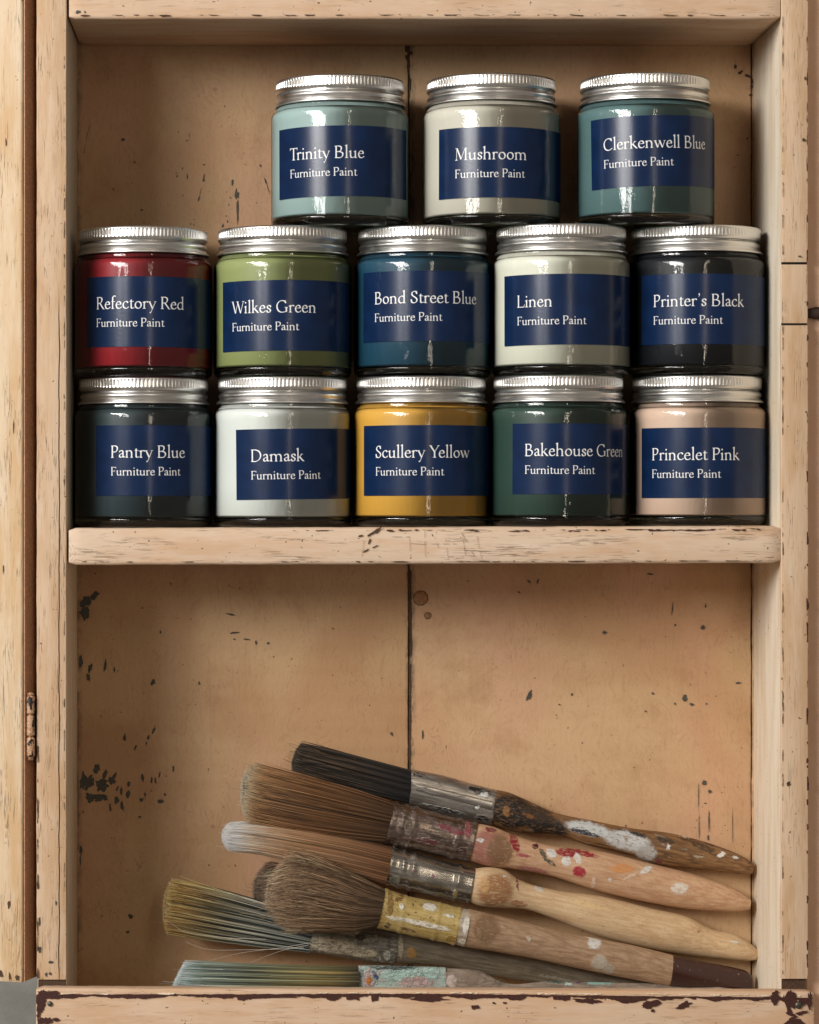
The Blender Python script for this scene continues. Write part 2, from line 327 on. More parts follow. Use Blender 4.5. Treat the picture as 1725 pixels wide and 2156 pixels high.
# dark joint line under the top board, wide stain at the head of the seam
blobs('seam_stain', [(861, 110, 7, 22, 4), (862, 135, 5, 24, 3), (864, 165, 2.2, 30, 0), (862, 1210, 5, 30, 2), (864, 1260, 3.4, 40, 0), (865, 1330, 3.0, 70, 0), (864, 1440, 2.6, 90, 0), (863, 1560, 2.4, 80, 0)], D, M['groove'], cab, D, 6)
def edge_line(name, pts, mat, y, wlo, whi, seed, parent=cab, ypx=0, gap=0.0, st=2.0):
    "an uneven thin strip that follows an edge: pts = (px, py), widths in px"
    V = []; F = []; r = random.Random(seed); s = (CAM_D + ypx) / K
    dx = pts[-1][0] - pts[0][0]; L = math.hypot(dx, pts[-1][1] - pts[0][1])
    n = int(L / st); hor = abs(dx) > abs(pts[-1][1] - pts[0][1]); prev = None
    for i in range(n + 1):
        t = i / n * (len(pts) - 1); k = min(int(t), len(pts) - 2); f = t - k
        px = pts[k][0] * (1 - f) + pts[k + 1][0] * f; py = pts[k][1] * (1 - f) + pts[k + 1][1] * f
        wv = wlo + (whi - wlo) * max(0.0, 0.5 + 0.9 * fbm(i * st * 0.02, seed * 3.3, 0, 5)) + r.random() * (whi - wlo) * 0.18
        if gap:
            g = fbm(i * st * 0.03, seed * 7.7, 5, 4) - (gap - 0.5) * 0.8
            if g <= 0: prev = None; continue
            wv *= min(1.0, g * 5)
        o1 = fbm(i * st * 0.05, 3.3, seed) * 1.2
        a = at(px + (0 if hor else o1), py + (o1 if hor else 0), ypx); b_ = at(px + (0 if hor else wv), py + (wv if hor else 0), ypx)
        V += [(a[0], y, a[2]), (b_[0], y, b_[2])]
        if prev is not None: F.append((prev, prev + 1, len(V) - 1, len(V) - 2))
        prev = len(V) - 2
    o = mesh(name, V, F, mat, parent); o['kind'] = 'stuff'
    return o
# bottom rail: dark red wood bared along its upper edge and at its corners
edge_line('bare_edge', [(79, 2089), (880, 2087.5), (1706, 2096)], M['bare_red'], -6.42, 1.0, 9, 5, st=2.0)
edge_line('bare_edge', [(480, 2090), (1000, 2089), (1690, 2096)], M['bare_red'], -6.44, 3, 13, 8, gap=0.42, st=2.0)
edge_line('pale_edge', [(130, 2086), (900, 2084), (1680, 2090)], M['cream_flake'], -6.47, 1, 4, 9, gap=0.5)
rr_ = [(88, 2104, 9, 20, 0), (97, 2096, 18, 8, -6), (84, 2122, 6, 14, 0), (112, 2093, 16, 6, 0), (80, 2140, 3, 8), (1000, 2121, 9, 4, 0), (1040, 2112, 3, 2), (1063, 2112, 4, 2.4), (905, 2104, 40, 5, 0), (560, 2098, 60, 4), (1240, 2108, 26, 6, -4), (1370, 2114, 20, 8, 15), (1375, 2128, 4, 3), (1440, 2118, 14, 6, 20),
       (1632, 2100, 10, 12), (1632, 2108, 4, 9), (1666, 2098, 10, 12), (1670, 2112, 9, 12, 20), (1706, 2104, 5, 16), (1702, 2112, 6, 12, 25), (1660, 2122, 5, 18, 20), (1668, 2137, 12, 3, -20), (1690, 2132, 12, 3, 10), (1684, 2136, 5, 2.5), (1664, 2150, 16, 5, 35), (1678, 2153, 14, 8), (100, 2150, 14, 8), (117, 2147, 8, 4), (83, 2152, 4, 6)]
blobs('bare_patch', rr_, -6.4, M['bare_red'], rail, -6.4, 12)
def disc(name, px, py, r, y, mat, parent, dome=0.5, rx=1.0):
    X, _, Z = at(px, py, y); V = [(X, y - dome, Z)]; F = []
    for j, (q, d) in enumerate(((0.55, 0.85), (0.9, 0.45), (1.0, -0.6))):
        for k in range(20):
            a = 2 * math.pi * k / 20; V.append((X + r * q * rx * math.cos(a), y - dome * d, Z + r * q * math.sin(a)))
    for k in range(20): F.append((0, 1 + k, 1 + (k + 1) % 20))
    for j in range(2):
        for k in range(20): F.append((1 + j * 20 + k, 21 + j * 20 + k, 21 + j * 20 + (k + 1) % 20, 1 + j * 20 + (k + 1) % 20))
    return mesh(name, V, F, mat, parent, smooth=True)
disc('nail', 105, 2114, 1.15, -6.5, M['nail'], rail); disc('nail', 1682, 2117, 1.6, -6.7, M['nail'], rail)
M['plug'] = flat('brown filled plug', srgb('#9c7250'), 0.7)
disc('filled_hole', 886, 1259, 3.3, D - 0.1, M['plug'], cab, 0.35); disc('filled_hole', 901, 1296, 1.6, D - 0.1, M['plug'], cab, 0.25)
def ring(name, px, py, r, wd, y, mat, parent):
    X, _, Z = at(px, py, y); V = []; F = []
    for k in range(28):
        a = 2 * math.pi * k / 28; w2 = wd * (0.6 + 0.8 * random.random())
        V += [(X + r * math.cos(a), y, Z + r * math.sin(a)), (X + (r + w2) * math.cos(a), y, Z + (r + w2) * math.sin(a))]
        F.append((2 * k, 2 * k + 1, (2 * k + 3) % 56, (2 * k + 2) % 56))
    o = mesh(name, V, F, mat, parent); return o
ring('hole_rim', 886, 1259, 3.2, 0.35, D - 0.14, M['groove'], cab); ring('hole_rim', 901, 1296, 1.5, 0.22, D - 0.14, M['groove'], cab)
# stiles and door: bared spots on the edges
st_ = [(163 * 0.26 + 160 * 0.0 + 122.5, 25.5, 5, 3.4, 10), (179, 25, 1.5, 2, 0), (22, 1860, 3, 8, 0), (84, 2000, 3, 8), (107, 2026, 5, 3), (118, 1902, 2, 4), (97, 2052, 3, 4), (83, 1940, 2, 10), (106, 2110 - 60, 3, 3)]
blobs('bare_patch', [(165, 25.5, 5.5, 3.4, 10), (179, 25, 1.6, 2.4, 0)], -0.75, M['bare_grey'], cab, 0, 15)
blobs('bare_patch', st_[3:], -0.22, M['bare_grey'], cab, 0, 16)
def door_blobs(items, sd):
    o = blobs('bare_patch', items, 0, M['groove'], None, 0, sd)
    X0 = dx0
    for v in o.data.vertices: v.co.x = (v.co.x - X0 * MM) / math.cos(DA)
    o.parent = door; o.location.y = -0.35 * MM
door_blobs([(20, 1902, 2.6, 8, 0), (22, 2055, 2, 8, 0), (3, 2050, 4, 8), (38, 2056, 4, 5), (14, 300, 1, 9), (30, 900, 1, 14), (8, 1200, 1, 10)], 17)
blobs('knot', [(1660, 1650, 4, 4.5, 0), (1695, 165, 2, 4), (1692, 295, 3, 3.4, 0), (1684, 540, 3, 1.5)], -0.85, M['groove'], cab, 0, 18)
edge_line('bare_edge', [(1698.5, 560), (1698.5, 1500), (1698.5, 2060)], M['bare_red'], -0.75, 0.2, 4.5, 21, gap=0.62)
edge_line('bare_edge', [(1699, 0), (1699, 560)], M['bare_red'], -0.62, 0.2, 2.6, 22, gap=0.5)
edge_line('bare_edge', [(78.5, 1540), (78.5, 2060)], M['groove'], -0.52, 0.3, 3.2, 23, gap=0.4)
edge_line('bare_edge', [(135, 40), (135, 2000)], M['groove'], -0.40, 0.2, 1.2, 24, gap=0.55)
edge_line('bare_edge', [(1647.5, 20), (1647.5, 2050)], M['groove'], -0.82, 0.2, 1.8, 26, gap=0.45)
# shelf and top board edges
def sh(px): return 1116.5 - SLOPE * 1.0 * (px - 800)
edge_line('bare_edge', [(560, 1116.5), (1100, 1115), (1600, 1113)], M['groove'], -1.62, 0.2, 2.6, 27, gap=0.50)
edge_line('bare_edge', [(1000, 1118), (1600, 1114)], M['bare_red'], -1.63, 0.6, 3.0, 28, gap=0.56)
edge_line('bare_edge', [(150, 1182), (900, 1181.5), (1630, 1180)], M['groove'], -1.62, 0.2, 2.4, 29, gap=0.52)
edge_line('bare_edge', [(160, 32), (900, 31), (1630, 32)], M['groove'], -1.02, 0.2, 2.8, 30, gap=0.48)
blobs('bare_patch', [(795, 1117, 3.5, 9, -50), (782, 1124, 10, 2, 35), (760, 1128, 5, 2, 20), (822, 1117, 7, 2.4), (842, 1116, 4, 2), (876, 1116, 5, 1.6, 10), (1003, 1118, 6, 1.6), (770, 1160, 8, 1.2, 30), (790, 1151, 7, 1.2, 25), (778, 1140, 2, 6, -20)], -1.62, M['groove'], shelf, -1.6, 31)
def strokes(name, segs, wd, y, mat, parent, seed=1):
    V = []; F = []; r = random.Random(seed)
    for i, (a, b, c, d) in enumerate(segs):
        L = math.hypot(c - a, d - b); n = max(2, int(L / 6)); nx, ny = -(d - b) / L, (c - a) / L
        for k in range(n):
            if r.random() < 0.16: continue
            q = []
            for t, sg in ((k / n, -1), (k / n, 1), ((k + 1) / n, 1), ((k + 1) / n, -1)):
                ww = wd * (0.5 + 0.7 * r.random()) * sg
                P = at(a + (c - a) * t + nx * ww, b + (d - b) * t + ny * ww, y); q.append((P[0], y - 0.002 * i, P[2]))
            F.append(tuple(range(len(V), len(V) + 4))); V += q
    return mesh(name, V, F, mat, parent)
def zt(l): return [(754.7 + .1667 * a, 1105.1 + .1667 * b, 754.7 + .1667 * c, 1105.1 + .1667 * d) for a, b, c, d in l]
strokes('pencil_marks', zt([(635, 100, 650, 220), (650, 220, 660, 410), (838, 80, 845, 400), (660, 235, 855, 245), (70, 200, 45, 400), (70, 320, 160, 320), (1088, 100, 1110, 250), (1110, 250, 1135, 440), (910, 240, 1230, 240), (1310, 100, 1360, 420),
        (1320, 120, 1465, 400), (1130, 402, 1370, 402), (1330, 320, 1520, 320), (1500, 140, 1525, 300), (1535, 330, 1560, 430), (960, 150, 1010, 290), (425, 150, 640, 150)]), 0.36, -1.66, M['pencil'], shelf)
strokes('hair_line', [(190, 257, 182, 290), (182, 290, 176, 330)], 0.5, D - 0.1, M['groove'], cab)
strokes('hair_line', [(1596, 1197, 1606, 1244)], 0.6, D - 0.1, M['groove'], cab)

# hinge in the gap by the door
hinge = bpy.data.objects.new('hinge', None); col.objects.link(hinge); hinge.parent = cab
def lathe(name, prof, n, mat, parent=None, flute=None, cap=True):
    V = []; F = []
    for (r, z) in prof:
        for k in range(n):
            a = 2 * math.pi * k / n; rr = r + (flute(k, r, z) if flute else 0)
            V.append((rr * math.sin(a), -rr * math.cos(a), z))
    m = len(prof)
    for i in range(m - 1):
        for k in range(n): F.append((i * n + k, i * n + (k + 1) % n, (i + 1) * n + (k + 1) % n, (i + 1) * n + k))
    if cap: F.append(tuple(range(n))[::-1]); F.append(tuple((m - 1) * n + k for k in range(n)))
    return mesh(name, V, F, mat, parent, smooth=True)
def hinge_mat():
    s = NT('chipped paint on an iron hinge'); p = s.mm(); d = s.distort(p, 0.8, 0.7)
    c = s.mix(s.rng(s.noise(p, 1.2, 4, 0.7), 0.4, 0.6), srgb('#d9b795'), srgb('#b98560'))
    k = s.rng(s.noise(s.vec(d, (1, 1, 0.6), (3, 8, 1)), 0.30, 2), 0.57, 0.59)
    c = s.mix(k, c, srgb('#272223')); return s.fin(c, 0.5, normal=s.bump(s.noise(p, 1.4, 4), 0.3))
M['hinge'] = hinge_mat()
hx = at(63.5, 0)[0]
for z0, z1 in ((at(0, 1504)[2], at(0, 1464)[2]), (at(0, 1550)[2], at(0, 1505)[2]), (at(0, 1594)[2], at(0, 1551)[2])):
    k = lathe('knuckle', [(1.5, z0 + .2), (2.0, z0 + .5), (2.12, z0 + 1), (2.12, z1 - 1), (2.0, z1 - .5), (1.5, z1 - .2)], 24, M['hinge'], hinge)
    k.location = (hx * MM, -0.6 * MM, 0)
k = lathe('pin', [(1.4, at(0, 1600)[2]), (1.4, at(0, 1464)[2]), (1.9, at(0, 1463)[2]), (1.7, at(0, 1461)[2] + .2), (0.8, at(0, 1459)[2] + .3)], 20, M['hinge'], hinge); k.location = (hx * MM, -0.6 * MM, 0)

# ---------------------------------------------------------------- the room behind
wl = mesh('wall', [(-900, 150, -900), (240, 150, -900), (240, 150, 900), (-900, 150, 900)], [(0, 1, 2, 3)], M['wall_grey']); wl['kind'] = 'structure'
wx = rx + 0.7
wr_ = mesh('wall', [(wx, 7, -900), (1200, 7, -900), (1200, 7, 900), (wx, 7, 900), (wx, 150, -900), (wx, 150, 900)], [(0, 1, 2, 3), (4, 0, 3, 5)], M['wall_tan']); wr_['kind'] = 'structure'
rz = at(1700, 658, 5)[2]
ro = board('wall_rail', M['darkwood'], wx + 0.2, 520, 3.2, 6.6, rz - 3.0, rz + 2.4, 'x', None, bev=1.2, seed=41)
ro['label'] = 'dark brown wooden rail on the tan wall right of the cabinet'; ro['category'] = 'rail'

